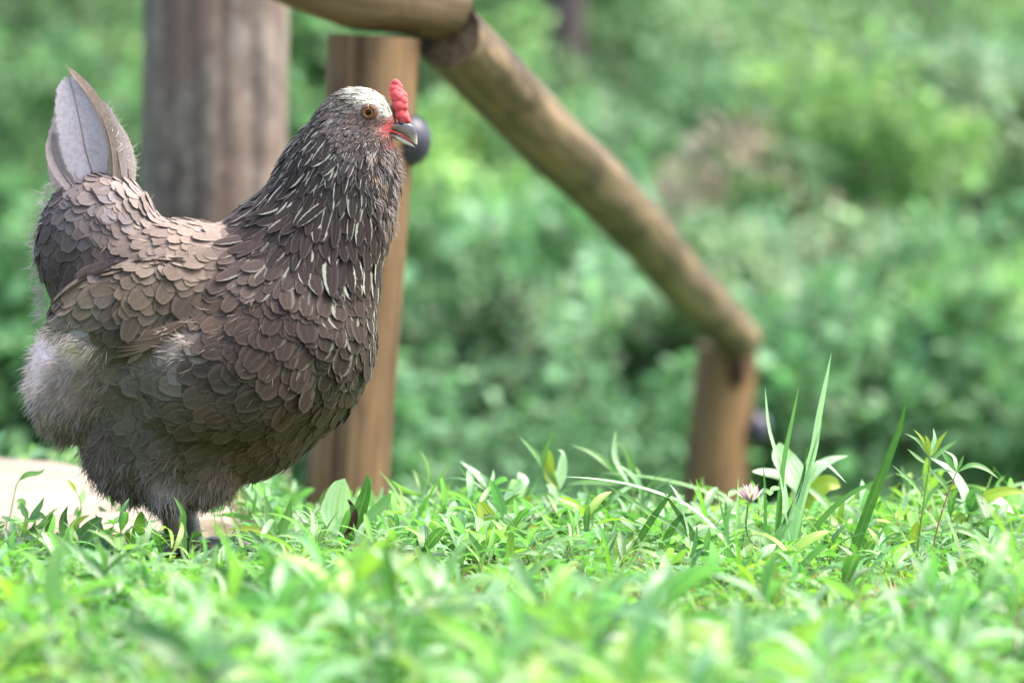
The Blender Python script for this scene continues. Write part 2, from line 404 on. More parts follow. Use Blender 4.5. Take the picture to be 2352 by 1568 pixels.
# ------------------------------------------------------------------ logs
def log_mesh(mb, pts, rad, seed=0, k=40, n=60, cap=True, amp=0.03, cracks=(), tint=(1, 1, 1), clip=None):
    pt = spline(pts, n); rd = np.interp(np.linspace(0, 1, n), np.linspace(0, 1, len(rad)), rad)
    tg = norm(np.gradient(pt, axis=0))
    ref = np.array([0, 1., 0])[None].repeat(n, 0); a = norm(np.cross(tg, ref)); b = np.cross(tg, a)
    th = np.arange(k) / k * 2 * np.pi; L = np.concatenate([[0], np.cumsum(np.linalg.norm(np.diff(pt, axis=0), axis=1))])
    r = rd[:, None] * (1 + amp * (0.5 * np.sin(2 * th[None] + seed + 2 * L[:, None]) + 0.3 * np.sin(3 * th[None] - seed * 2 + 9 * L[:, None])
        + 0.25 * np.sin(7 * th[None] + 3 * L[:, None] + seed)) + 0.15 * amp * rng.standard_normal((n, k)))
    tcol = np.ones((n, k, 3)) * np.asarray(tint)
    for (t0, wd, dep) in cracks:
        g = np.exp(-((np.angle(np.exp(1j * (th[None] - t0 - 0.06 * np.sin(4 * L[:, None]))))) / wd) ** 2)
        r = r - rd[:, None] * dep * g; tcol = tcol * (1 - 0.55 * g[..., None])
    V = pt[:, None] + r[..., None] * (a[:, None] * np.cos(th)[None, :, None] + b[:, None] * np.sin(th)[None, :, None])
    if clip is not None:      # mitre cut: nothing beyond the plane
        s_ = (V - clip[0]) @ clip[1]; den = (tg @ clip[1])[:, None]
        V = np.where((s_ > 0)[..., None], V - tg[:, None] * (s_ / den)[..., None], V)
    uv = np.stack([np.broadcast_to(np.cos(th), (n, k)) * rd[:, None] * 10 / 10, np.broadcast_to(np.sin(th), (n, k)) * rd[:, None], np.broadcast_to(L[:, None], (n, k))], -1) + seed * 3.1
    i = np.arange(n - 1)[:, None] * k; j = np.arange(k)[None]; j2 = (j + 1) % k
    f = np.stack([i + j, i + j2, i + k + j2, i + k + j], -1).reshape(-1, 4)
    mb.add(V.reshape(-1, 3), f, tcol.reshape(-1, 3), uv.reshape(-1, 3))
    if cap:
        for e, fl in ((0, 1), (n - 1, -1)):
            ring = V[e]; c = ring.mean(0); vs = np.concatenate([ring, c + (ring - c) * 0.5, [c]])
            q = [[jj, (jj + 1) % k, k + (jj + 1) % k, k + jj][::fl] for jj in range(k)]
            tr = [[k + jj, k + (jj + 1) % k, 2 * k][::fl] for jj in range(k)]
            uvv = np.concatenate([(vs - c)[:, [0, 2]] * 3, np.full((len(vs), 1), 7.7)], 1)
            base = mb.n
            mb.add(vs, np.array(q), np.asarray(tint) * 0.8, uvv)
            mb.f.append(np.array(tr) + base)

M_wood = wood_mat('weathered_log', (84, 70, 50), (136, 116, 90), (60, 48, 34), (55, 55, 3))
M_post = wood_mat('post_wood', (92, 72, 48), (132, 106, 76), (74, 56, 38), (70, 70, 2.5))
M_bark = wood_mat('bark', (92, 82, 76), (134, 124, 116), (116, 98, 88), (30, 30, 22))

D1, D2 = 6.15, 9.1
def build_railing():
    base = P(797, 1180, D1)
    t = thing('log_railing', (base[0], base[1], ground_z(base[0], base[1])), 'brown round-log handrail on two posts, sloping down behind the hen, blurred', 'railing')
    mb = MB(); log_mesh(mb, [P(790, 1290, D1), P(797, 1120, D1), P(830, 600, D1), P(861, 84, D1)], [0.0445, 0.045, 0.048, 0.0495], 1, cracks=((1.25, 0.10, 0.16), (4.0, 0.1, 0.15)))
    tag(mb.build('post', M_post, t), 'taller post with a dark crack behind the hen\'s neck')
    mb = MB(); log_mesh(mb, [P(1620, 1330, D2), P(1634, 1200, D2), P(1650, 1000, D2), P(1671, 797, D2)], [0.050, 0.050, 0.0495, 0.049], 2.3, tint=(1.0, 0.95, 0.85))
    p2 = tag(mb.build('post', M_post, t), 'shorter post at the low end with a dark knot')
    # knot
    bm = bmesh.new(); bmesh.ops.create_icosphere(bm, subdivisions=3, radius=1)
    c = P(1692, 852, D2 - 0.047); 
    V = np.array([v.co[:] for v in bm.verts]) * np.array([0.016, 0.009, 0.027]) + c
    mb = MB(); mb.add(V, [[v.index for v in f.verts] for f in bm.faces], (0.22, 0.13, 0.13)); bm.free()
    mb.build('knot', M_post, p2)
    J = P(1010, 22, D1 + 0.03); p3 = P(1690, 772, D2 - 0.02)
    t1 = norm(P(1010, 8, D1 + 0.02) - P(910, -4, D1)); t2 = norm(p3 - P(1035, 82, D1 + 0.04)); nn = norm(t1 + t2)
    mb = MB(); log_mesh(mb, [P(380, -160, D1 - 0.02), P(560, -118, D1 - 0.02), P(700, -60, D1 - 0.02), P(820, -16, D1 - 0.02), P(910, -6, D1), J - [0, 0, -0.006], J + t1 * 0.07], [0.040, 0.040, 0.040, 0.040, 0.0395, 0.039, 0.039], 3.7, n=110, amp=0.05, tint=(0.9, 0.9, 0.85), clip=(J - nn * 0.0012, nn))
    tag(mb.build('handrail', M_wood, t), 'upper rail resting on the taller post')
    p0 = P(1035, 82, D1 + 0.04); up_ = p0 - t2 * 0.12
    mb = MB(); log_mesh(mb, [up_, p0, p0 * 0.75 + p3 * 0.25, p0 * 0.5 + p3 * 0.5 + [0.004, 0, 0.004], p0 * 0.25 + p3 * 0.75, p3], [0.0385, 0.039, 0.0385, 0.038, 0.038, 0.038], 5.1, n=150, amp=0.055, cracks=((2.6, 0.2, 0.05), (0.3, 0.15, 0.05)), clip=(J + nn * 0.0012, -nn))
    rail = tag(mb.build('handrail', M_wood, t), 'long slanting rail running down to the shorter post')
    # round black end caps of the bolts on the right-hand sides of the posts
    for (x, y, d, r) in ((940, 322, D1, 0.0255), (1737, 985, D2, 0.0245)):
        bm = bmesh.new(); bmesh.ops.create_uvsphere(bm, u_segments=32, v_segments=20, radius=1)
        V = np.array([v.co[:] for v in bm.verts]); V[:, 0] = np.where(V[:, 0] < 0, V[:, 0] * 0.7, V[:, 0])
        V = V * r * np.array([0.95, 1, 1.12]) + P(x, y, d - 0.01)
        mb = MB(); [mb.add(V, [[v.index for v in f.verts] for f in bm.faces if len(f.verts) == 4], lin((52, 54, 70)))]
        tri = np.array([[v.index for v in f.verts] for f in bm.faces if len(f.verts) == 3]); mb.f.append(tri)
        bm.free()
        cap = mb.build('bolt_cap', M_black, t)
        mb = MB(); c = P(x, y, d - 0.01)
        tubes(mb, [np.array([c + [-r * 1.35, 0, 0], c + [-r * 0.45, 0, 0]])], [[r * 0.75, r * 0.8]], lin((40, 40, 46)), 24)
        mb.build('collar', M_black, cap)
build_railing()

def build_trunks():
    D = 7.4
    b = P(470, 1200, D); z0 = float(ground_z(b[0], D))
    def tree(name_lbl, xa, xb, wa, wb, D, ytop, cat_lbl, seed, col, branch=None):
        a = P(xa, 1200, D); z0 = float(ground_z(a[0], D))
        t = thing('tree', (a[0], a[1], z0), cat_lbl, 'tree')
        top = P(xb, -400, D)
        # the stem goes on to a crown high above the picture
        tp = top + (top - a) / (top[2] - a[2]) * (4.0 - top[2])
        mb = MB()
        log_mesh(mb, [[a[0], D, z0 - 0.1], a, P((xa + xb) / 2, 500, D), top, tp], [wa * 1.03, wa, wb, wb * 0.9, wb * 0.6], seed, k=64, n=160, amp=0.06, cracks=((0.4, .05, .05), (0.9, .05, .06), (1.3, .05, .06), (1.75, .05, .05), (2.2, .05, .06), (2.7, .05, .05), (3.4, .06, .05), (4.2, .06, .05), (5.2, .06, .05)), tint=col)
        tr = mb.build('trunk', M_bark, t)
        # bark ridges
        me = tr.data; co = np.empty(len(me.vertices) * 3, np.float32); me.vertices.foreach_get('co', co); 
        mbc = MB(); nn = 900
        az = rng.random(nn) * 6.28; hh = tp[2] - 0.3 + rng.random(nn) * 1.2; rr = rng.random(nn) ** 0.5 * 1.1
        root = np.stack([tp[0] + np.cos(az) * rr, tp[1] + np.sin(az) * rr, hh + 0.4 * rng.random(nn)], 1)
        T = norm(rng.standard_normal((nn, 3)) * [1, 1, 0.4]); N = norm(rng.standard_normal((nn, 3)) * 0.4 + [0, 0, 1])
        cards(mbc, root, T, N, 0.09, 0.05, [0.2, 1, 0.8, 0.05], 1, 0.2, -0.6, 0.1, lin((70, 105, 50)))
        pth = [[tp, tp + [math.cos(k) * 0.5, math.sin(k) * 0.5, 0.5], tp + [math.cos(k) * 1.0, math.sin(k) * 1.0, 0.7]] for k in np.arange(6)]
        tubes(mb2 := MB(), pth, [[wb * 0.3, wb * 0.2, wb * 0.08]] * 6, col, 7)
        mb2.build('limbs', M_bark, t); mbc.build('crown', M_bush, t)
        return t
    tree('', 490, 493, 0.0915, 0.0905, D, 0, 'thick grey-brown tree trunk standing left behind the hen, out of focus', 1.1, (1.0, 1.0, 1.0))
    tree('', 1318, 1290, 0.055, 0.05, 15.6, 0, 'thin dark purplish tree trunk far back above the sloping rail', 4.2, (0.42, 0.40, 0.5))
build_trunks()

# ------------------------------------------------------------------ pale flat stone at the left edge
def build_slab():
    m, t = new_mat('pale_stone'); n = NT(t); v = mapping(n, (14, 14, 20))
    a = n.noise(v, 1.0, 5.0, 0.6)
    col = n.mix(n.mapr(a, 0.35, 0.7), (*lin((146, 134, 120)), 1), (*lin((124, 112, 100)), 1))
    p = n.node('ShaderNodeBsdfPrincipled'); n.link(col, p.inputs['Base Color']); p.inputs['Roughness'].default_value = 0.8
    n.link(n.bump(a, 0.4, 0.004), p.inputs['Normal']); n.out(p.outputs[0])
    # outline on the ground (x,y)
    zt = 0.022
    def g(px, py):    # picture point -> where that ray meets the height zt
        q = P(px, py, 1.0); d = q - [0, 0, CAMZ]; k = (zt - CAMZ) / d[2]; return (d * k)[:2]
    out = [g(-400, 1050), g(-120, 1044), g(60, 1050), g(150, 1060), g(225, 1082), g(300, 1108), g(420, 1135), g(520, 1150), g(545, 1163), g(520, 1180), g(330, 1198), g(100, 1210), g(-250, 1210), g(-420, 1160)]
    out = spline([(*p, 0) for p in out + out[:1]], 60)[:-1, :2]
    c = out.mean(0); V = []; rings = ((1.0, -0.05), (1.0, zt - 0.012), (0.985, zt - 0.003), (0.95, zt), (0.6, zt + 0.002), (0.25, zt + 0.003))
    for s_, z in rings:
        jit = 1 + 0.01 * rng.standard_normal(len(out)) * (s_ > 0.9)
        q = c + (out - c) * s_ * jit[:, None]; V.append(np.concatenate([q, np.full((len(q), 1), z)], 1))
    V = np.concatenate(V + [np.array([[c[0], c[1], zt + 0.003]])]); k = len(out); f = []
    for r in range(len(rings) - 1):
        for j in range(k): f.append([r * k + j, r * k + (j + 1) % k, (r + 1) * k + (j + 1) % k, (r + 1) * k + j])
    mb = MB(); mb.add(V, f, (1, 1, 1)); rr = (len(rings) - 1) * k
    mb.f.append(np.array([[rr + j, rr + (j + 1) % k, len(V) - 1] for j in range(k)]))
    o = mb.build('flat_stone', m); tag(o, 'pale beige flat stone lying in the grass behind the hen at the left edge', 'stone')
    return out
SLAB = build_slab()
def in_poly(px, py, poly):
    px = np.asarray(px, float); py = np.asarray(py, float); c = np.zeros(px.shape, bool); n = len(poly)
    for i in range(n):
        x1, y1 = poly[i][0], poly[i][1]; x2, y2 = poly[(i + 1) % n][0], poly[(i + 1) % n][1]
        if y1 == y2: continue
        c ^= ((y1 > py) != (y2 > py)) & (px < (x2 - x1) * (py - y1) / (y2 - y1) + x1)
    return c

# ------------------------------------------------------------------ the hen
# solid volumes in picture units: cx, cy, rx, ry, turn(deg), half thickness, sideways offset, blend
PR = [
 (590, 790, 292, 268, -35, 225, 0, 30), (400, 765, 288, 252, 0, 208, 0, 40), (405, 980, 185, 180, 0, 165, 0, 40),
 (575, 975, 160, 135, -25, 160, 0, 40), (163, 880, 108, 145, 0, 120, 0, 30), (228, 562, 152, 172, 10, 125, 0, 30),
 (420, 630, 210, 130, 0, 170, 0, 40), (240, 700, 122, 170, 0, 130, 0, 30), (690, 610, 195, 200, 0, 150, 0, 45), (762, 480, 152, 165, -20, 112, 0, 40),
 (780, 385, 132, 120, 0, 92, 0, 35), (822, 272, 88, 73, 5, 56, 0, 22), (779, 318, 74, 76, 0, 66, 0, 30),
 (842, 338, 62, 60, 0, 60, 0, 22), (878, 284, 40, 25, 12, 24, 0, 12), (880, 420, 46, 90, 6, 50, 0, 20), (305, 1040, 130, 120, 35, 90, 0, 30),
 (385, 1120, 62, 70, 0, 42, 75, 22), (385, 1120, 62, 70, 0, 42, -75, 22), (470, 1075, 100, 95, 0, 60, 60, 25), (470, 1075, 100, 95, 0, 60, -60, 25),
 (310, 698, 200, 104, -18, 44, 206, 17), (310, 698, 200, 104, -18, 44, -206, 17),
 (510, 865, 205, 138, 8, 62, 176, 42), (510, 865, 205, 138, 8, 62, -176, 42),
]
def sdf(q):
    "signed distance (picture units) and gradient at q=(px,py,side)"
    out = None
    for cx, cy, rx, ry, rot, ty, y0, kk in PR:
        a = math.radians(rot); c, s_ = math.cos(a), math.sin(a)
        x = q[:, 0] - cx; y = q[:, 1] - cy; z = q[:, 2] - y0 * (1 - 0.0014 * np.maximum(x, 0) * (kk == 17))
        u = x * c + y * s_; v = -x * s_ + y * c
        k0 = np.sqrt((u / rx) ** 2 + (v / ry) ** 2 + (z / ty) ** 2) + 1e-9
        k1 = np.sqrt((u / rx ** 2) ** 2 + (v / ry ** 2) ** 2 + (z / ty ** 2) ** 2) + 1e-9
        d = k0 * (k0 - 1) / k1
        if out is None: out = d
        else:
            h = np.clip(0.5 + 0.5 * (out - d) / kk, 0, 1)
            out = out * (1 - h) + d * h - kk * h * (1 - h)
    return out + np.interp(q[:, 1], [200, 400, 600], [2.5, 8, 10])
def sdf_grad(q, e=1.5):
    g = np.stack([sdf(q + np.eye(3)[i] * e) - sdf(q - np.eye(3)[i] * e) for i in range(3)], 1) / (2 * e)
    return g
def to_world(q):
    "picture units at the hen -> world"
    v = FWD[None] + np.array([[1., 0, 0]]) * ((q[:, :1] - 1176) / F) + UP[None] * (-(q[:, 1:2] - 784) / F)
    p = np.array([0, 0, CAMZ]) + v * (HD / v[:, 1:2]); p[:, 1] += q[:, 2] * S
    return p
def dir_world(t):
    return np.stack([t[:, 0], t[:, 2], -t[:, 1]], 1)

# control points: x, y, flow dx, dy, feather length, width, colour r g b, lace amount, down amount
CP = np.array([
 (330, 410, -1, .12, 50, 34, 205, 182, 174, 0, 0), (400, 470, -1, .1, 48, 32, 214, 190, 180, 0, 0), (500, 518, -1, .05, 46, 26, 205, 178, 164, 0, 0),
 (440, 545, -1, .25, 50, 26, 196, 168, 152, 0, 0), (250, 410, -1, .5, 54, 38, 172, 150, 146, 0, 0), (180, 460, -.8, .7, 50, 34, 156, 138, 134, 0, 0),
 (120, 520, -.6, .9, 50, 34, 128, 112, 110, 0, 0), (95, 600, -.25, 1, 52, 34, 116, 102, 100, 0, 0), (120, 680, .0, 1, 52, 32, 110, 96, 92, 0, .1),
 (240, 500, -.9, .6, 54, 36, 160, 141, 139, 0, 0), (190, 570, -.7, .8, 52, 34, 128, 112, 110, 0, 0), (150, 620, -.4, 1, 52, 32, 112, 98, 96, 0, 0), (320, 500, -1, .4, 54, 34, 178, 156, 150, 0, 0),
 (300, 570, -.95, .5, 58, 32, 158, 136, 128, 0, 0), (380, 560, -1, .4, 54, 28, 172, 148, 136, 0, 0),
 (470, 610, -.95, .5, 60, 40, 160, 136, 122, 0, 0), (400, 650, -.8, .6, 70, 46, 138, 117, 102, 0, 0), (300, 650, -.85, .5, 74, 42, 146, 124, 106, 0, 0),
 (200, 680, -.8, .6, 84, 50, 150, 132, 112, 0, 0), (260, 750, -.6, .75, 70, 44, 108, 94, 80, 0, 0), (330, 760, -.5, .9, 66, 44, 98, 85, 75, 0, 0),
 (430, 690, -.6, .8, 66, 44, 112, 94, 84, 0, 0), (510, 670, -.7, .7, 60, 40, 120, 101, 92, 0, 0),
 (560, 640, -.85, .6, 56, 28, 140, 118, 110, .15, 0), (600, 700, -.5, .9, 50, 38, 128, 108, 102, 0, .2), (500, 730, -.8, .4, 54, 40, 144, 124, 114, 0, .3),
 (420, 775, -.9, -.2, 50, 36, 168, 155, 150, 0, .9), (360, 830, -1, -.2, 70, 48, 132, 126, 122, 0, .25), (310, 860, -1, .1, 80, 56, 134, 128, 122, 0, .1),
 (300, 930, -1, .35, 90, 66, 132, 126, 116, 0, .1), (320, 1000, -.85, .5, 86, 64, 118, 108, 97, 0, .1), (400, 880, -1, .05, 76, 56, 118, 112, 104, 0, .05), (420, 960, -1, .25, 80, 54, 112, 102, 90, 0, 0),
 (500, 850, -.95, .3, 68, 52, 100, 90, 82, 0, .05), (560, 780, -.8, .6, 60, 48, 106, 92, 86, 0, .1), (600, 880, -.9, .5, 64, 50, 88, 78, 68, 0, 0),
 (680, 760, -.4, .9, 60, 44, 98, 82, 77, .1, 0), (650, 700, -.4, .9, 54, 38, 108, 90, 85, 0, .1), (720, 680, -.1, 1, 54, 38, 100, 82, 77, .15, 0),
 (780, 720, -.1, 1, 56, 38, 92, 77, 72, .4, 0), (850, 700, 0, 1, 54, 34, 98, 84, 76, .6, 0), (860, 790, -.2, 1, 54, 36, 88, 75, 66, .4, 0), (780, 820, -.4, .95, 58, 42, 80, 69, 62, .22, 0),
 (700, 870, -.6, .8, 60, 46, 78, 68, 60, .1, 0), (800, 900, -.6, .8, 56, 40, 84, 73, 58, .15, 0), (700, 960, -.85, .5, 60, 42, 90, 79, 60, 0, 0), (600, 970, -1, .25, 62, 38, 96, 84, 66, 0, 0),
 (500, 980, -1, .15, 66, 36, 108, 94, 76, 0, 0), (450, 1030, -1, .35, 70, 40, 108, 92, 76, 0, .1), (600, 1040, -.85, .5, 60, 34, 112, 92, 74, 0, .3), (680, 1020, -.7, .6, 54, 32, 106, 88, 70, 0, .3), (740, 995, -.8, .4, 50, 32, 118, 102, 84, 0, .3),
 (560, 1090, -.5, .8, 56, 32, 116, 92, 76, 0, .7), (500, 1140, -.3, .9, 50, 28, 112, 94, 84, 0, 1), (400, 1070, -.6, .8, 56, 32, 112, 98, 90, 0, .7), (380, 1120, .05, 1, 60, 30, 150, 138, 136, 0, 1), (390, 1170, .1, 1, 50, 24, 128, 112, 108, 0, 1), (330, 1120, -.05, 1, 50, 30, 98, 82, 72, 0, .8),
 (270, 1050, -.3, 1, 56, 34, 106, 92, 86, 0, .6), (220, 1000, -.3, 1, 50, 30, 116, 100, 96, 0, .9),
 (110, 780, -.9, -.25, 44, 26, 214, 200, 200, 0, 1), (200, 790, -.6, .3, 44, 26, 190, 174, 172, 0, 1), (70, 860, -1, .35, 44, 26, 196, 182, 180, 0, 1), (240, 830, -.5, .6, 44, 26, 150, 130, 126, 0, 1), (150, 890, -.7, .7, 44, 26, 162, 144, 142, 0, 1),
 (220, 910, -.6, .75, 44, 26, 146, 126, 122, 0, 1), (80, 950, -.6, .8, 44, 26, 168, 154, 150, 0, 1), (150, 980, -.3, 1, 44, 26, 126, 110, 108, 0, 1), (120, 730, -.6, .8, 40, 24, 130, 114, 108, 0, .8),
 # neck
 (560, 545, -.9, .45, 80, 22, 128, 104, 98, .35, 0), (600, 480, -.75, .65, 84, 20, 92, 76, 72, .55, 0), (640, 560, -.55, .85, 84, 24, 96, 79, 74, .5, 0), (560, 600, -.75, .65, 84, 24, 138, 114, 108, .4, 0),
 (640, 640, -.35, .95, 80, 26, 116, 96, 91, .35, 0), (720, 600, -.15, 1, 88, 26, 84, 68, 64, .7, 0), (790, 640, -.02, 1, 88, 28, 76, 61, 58, .85, 0), (850, 620, .03, 1, 76, 24, 86, 71, 66, .9, 0), (885, 600, .05, 1, 60, 20, 110, 98, 88, .8, 0),
 (660, 400, -.55, .85, 74, 17, 78, 64, 60, .75, 0), (720, 470, -.35, .95, 82, 20, 80, 66, 63, .75, 0), (780, 520, -.1, 1, 86, 22, 84, 70, 67, .9, 0), (840, 520, 0, 1, 76, 20, 92, 80, 78, 1, 0),
 (690, 310, -.6, .8, 54, 13, 80, 68, 64, .9, 0), (740, 350, -.5, .85, 62, 14, 94, 82, 78, 1, 0), (790, 420, -.3, .95, 74, 18, 102, 92, 90, 1, 0), (730, 260, -.75, .6, 36, 9, 74, 64, 60, 1, 0),
 (880, 470, .1, 1, 56, 12, 96, 82, 80, .5, .5), (905, 430, .2, 1, 46, 9, 110, 92, 80, .3, .8), (905, 500, .05, 1, 44, 10, 168, 146, 128, .2, .6), (860, 420, .0, 1, 50, 10, 78, 70, 74, .5, .5),
 # head
 (890, 225, -.8, -.55, 18, 5, 232, 230, 208, 0, 0), (860, 208, -1, -.05, 20, 6, 234, 234, 216, 0, 0), (820, 212, -1, .25, 22, 6, 200, 200, 186, .2, 0), (780, 225, -.95, .4, 24, 7, 84, 76, 70, 1, 0),
 (800, 245, -.9, .45, 22, 6, 120, 112, 106, .6, 0), (850, 232, -1, .1, 18, 5, 226, 226, 210, 0, 0), (885, 252, -.8, -.4, 16, 5, 214, 212, 200, .1, 0), (812, 268, -.7, .6, 18, 5, 124, 108, 98, .4, 0),
 (840, 285, -.8, .35, 15, 4, 150, 126, 120, .2, 0), (870, 280, -.95, .2, 13, 4, 176, 138, 132, 0, 0), (895, 290, -1, .1, 10, 3, 214, 104, 104, 0, 0), (780, 290, -.6, .75, 26, 8, 138, 130, 128, .7, 0),
 (820, 305, -.6, .6, 24, 7, 110, 100, 100, .6, .2), (850, 318, -.6, .6, 26, 6, 106, 90, 84, .4, .4), (830, 350, -.3, .9, 34, 8, 70, 62, 68, .6, .5), (870, 345, -.2, 1, 34, 7, 72, 58, 54, .4, .7), (800, 370, -.4, .9, 44, 10, 98, 92, 94, .9, .2),
 (905, 345, .3, .9, 30, 6, 112, 92, 74, .3, .8), (885, 380, .0, 1, 36, 7, 76, 62, 62, .5, .7),
], float)
ALB = 0.50                                        # picture colours of the plumage, highlight on the back included -> base colours
i0 = int(np.argmax((CP[:, 0] == 560) & (CP[:, 1] == 545)))          # neck rows start here
i1 = int(np.argmax((CP[:, 0] == 890) & (CP[:, 1] == 225)))
CP[i0:i1, 6:9] *= [0.70, 0.65, 0.67]
ck = (np.arange(len(CP)) >= i1) & (CP[:, 1] > 260) & (CP[:, 6] < 160); CP[ck, 6:9] *= [0.84, 0.8, 0.82]
dn = (CP[:, 10] >= 0.6) & (np.arange(len(CP)) < i0); CP[dn, 6:9] *= 1.14
br = (CP[:, 0] > 480) & (CP[:, 1] > 640) & ~dn; CP[br, 6:9] *= [0.86, 0.79, 0.75]; lo = br & (CP[:, 1] > 860); CP[lo, 6:9] *= [1.28, 1.26, 1.24]  # lower belly rows lightened to make up for shade under the body
fl = (CP[:, 0] <= 480) & (CP[:, 1] > 820) & ~dn; CP[fl, 6:9] *= [1.12, 1.08, 1.04]
CP[:, 6:9] = np.minimum(CP[:, 6:9], 252)
def fields(px, py):
    q = np.stack([px, py], 1); d2 = ((q[:, None] - CP[None, :, :2]) ** 2).sum(2)
    loc = np.where(CP[:, 1] < 400, 12.0, 25.0)
    gain = np.where((CP[:, 1] < 260) & (CP[:, 6] > 190), 1.35, 1.0)[:, None] * np.where(dn, np.where(CP[:, 6] > 196, 2.4, 1.6), 1.0)[:, None]
    w_ = 1.0 / (d2 + loc[None] ** 2) ** 2.2
    w_ /= w_.sum(1, keepdims=True)
    fl = CP[:, 2:4] / np.linalg.norm(CP[:, 2:4], axis=1, keepdims=True)
    out = w_ @ np.concatenate([fl, CP[:, 4:6], lin(CP[:, 6:9]) * gain, CP[:, 9:11]], 1)
    return out                                    # dx dy L W r g b lace down

def build_hen():
    foot = hp(405, 1292)
    hen = thing('hen', (foot[0], HD, 0), 'grey-brown bearded hen with pale-laced neck feathers standing in the grass', 'hen')
    # --- body surface
    bm = bmesh.new()
    for cx, cy, rx, ry, rot, ty, y0, kk in PR:
        c = hp(cx, cy, y0)
        M = Matrix.Translation(Vector(c)) @ Matrix.Rotation(math.radians(rot), 4, 'Y') @ Matrix.Diagonal((rx * S, ty * S, ry * S, 1))
        bmesh.ops.create_icosphere(bm, subdivisions=4, radius=1, matrix=M)
    me0 = bpy.data.meshes.new('body_source'); bm.to_mesh(me0); bm.free()
    tmp = bpy.data.objects.new('body_source', me0); SC.collection.objects.link(tmp)
    md = tmp.modifiers.new('r', 'REMESH'); md.mode = 'VOXEL'; md.voxel_size = 0.0022; md.use_smooth_shade = True
    dg = bpy.context.evaluated_depsgraph_get(); dg.update()
    me = bpy.data.meshes.new_from_object(tmp.evaluated_get(dg)); bpy.data.objects.remove(tmp); bpy.data.meshes.remove(me0)
    n = len(me.vertices); co = np.empty(n * 3, np.float32); me.vertices.foreach_get('co', co); co = co.reshape(-1, 3).astype(float)
    def toq(p):
        pz = p.copy(); side = (p[:, 1] - HD) / S; pz[:, 1] = HD; x, y = pix(pz); return np.stack([x, y, side], 1)
    q = toq(co)
    for it in range(4):
        f0 = sdf(q); g = sdf_grad(q); q = q - (f0 / np.maximum((g ** 2).sum(1), 0.2))[:, None] * g
    co = to_world(q); me.vertices.foreach_set('co', co.astype(np.float32).ravel())
    fld = fields(q[:, 0], q[:, 1]); col = fld[:, 4:7] * ALB
    red = np.exp(-(((q[:, 0] - 896) / 26) ** 2 + ((q[:, 1] - 291) / 7) ** 2)) + np.exp(-(((q[:, 0] - 897) / 8) ** 2 + ((q[:, 1] - 332) / 9) ** 2))
    red = np.clip(red, 0, 1)[:, None]; col = col * (1 - red) + (col * 0.35 + lin((214, 84, 88)) * 0.65) * red
    set_attr(me, col); me.materials.append(M_skin); me.update()
    body = bpy.data.objects.new('body', me); SC.collection.objects.link(body); attach(body, hen)
    # --- sample points on the surface
    me.calc_loop_triangles(); nt_ = len(me.loop_triangles); tri = np.empty(nt_ * 3, np.int32); me.loop_triangles.foreach_get('vertices', tri); tri = tri.reshape(-1, 3)
    A = q[tri[:, 0]]; B = q[tri[:, 1]]; C = q[tri[:, 2]]; area = np.linalg.norm(np.cross(B - A, C - A), axis=1) / 2; cum = np.cumsum(area)
    def sample(m):
        i = np.searchsorted(cum, rng.random(m) * cum[-1]); i = np.minimum(i, nt_ - 1)
        a, b = rng.random(m), rng.random(m); fl = a + b > 1; a[fl] = 1 - a[fl]; b[fl] = 1 - b[fl]
        return A[i] + (B[i] - A[i]) * a[:, None] + (C[i] - A[i]) * b[:, None]
    def thin(q_, r):
        cell = {}; keep = []; cs = 24.0
        for i in range(len(q_)):
            x, y, z = q_[i]; ri = r[i]; k = (int(x // cs), int(y // cs), int(z // cs)); ok = True; m_ = int(math.ceil(ri / cs))
            for a in range(-m_, m_ + 1):
                for b in range(-m_, m_ + 1):
                    for c in range(-m_, m_ + 1):
                        for (xx, yy, zz) in cell.get((k[0] + a, k[1] + b, k[2] + c), ()):
                            if (xx - x) ** 2 + (yy - y) ** 2 + (zz - z) ** 2 < ri * ri: ok = False; break
                        if not ok: break
                    if not ok: break
                if not ok: break
            if ok: cell.setdefault(k, []).append((x, y, z)); keep.append(i)
        return np.array(keep)
    def frame(s_):
        f_ = fields(s_[:, 0], s_[:, 1]); g = norm(sdf_grad(s_)); t = np.stack([f_[:, 0], f_[:, 1], np.zeros(len(s_))], 1)
        # breast and neck front: feathers run down and backwards round the curve
        t = t + rng.standard_normal(t.shape) * 0.15
        t = t - g * (t * g).sum(1, keepdims=True); ln = np.linalg.norm(t, axis=1, keepdims=True)
        t = np.where(ln > 0.05, t / np.maximum(ln, 1e-6), np.array([[0, 1., 0]]))
        return f_, norm(dir_world(t)), norm(dir_world(g))
    hack_poly = [(905, 350), (935, 420), (925, 520), (900, 560), (905, 640), (850, 662), (780, 690), (720, 668), (660, 668), (600, 650), (560, 640), (520, 600), (475, 560), (520, 505), (560, 495), (600, 430), (640, 340), (700, 250), (760, 205), (800, 280), (810, 330), (860, 350)]
    head_poly = [(700, 180), (700, 250), (770, 330), (810, 360), (860, 400), (960, 380), (960, 150)]
    s_ = sample(150000); f_ = fields(s_[:, 0], s_[:, 1])
    hk = in_poly(s_[:, 0], s_[:, 1], hack_poly); hd = in_poly(s_[:, 0], s_[:, 1], head_poly)
    rad = f_[:, 3] * 0.36; rad = np.where(hk, f_[:, 3] * 0.62, rad); rad = np.where(hd, np.maximum(f_[:, 3] * 0.5, 3.0), rad)
    order = rng.random(len(s_)) < 1.0
    keep = thin(s_, rad); s_ = s_[keep]; hk = hk[keep]; hd = hd[keep]
    f_, T, N = frame(s_)
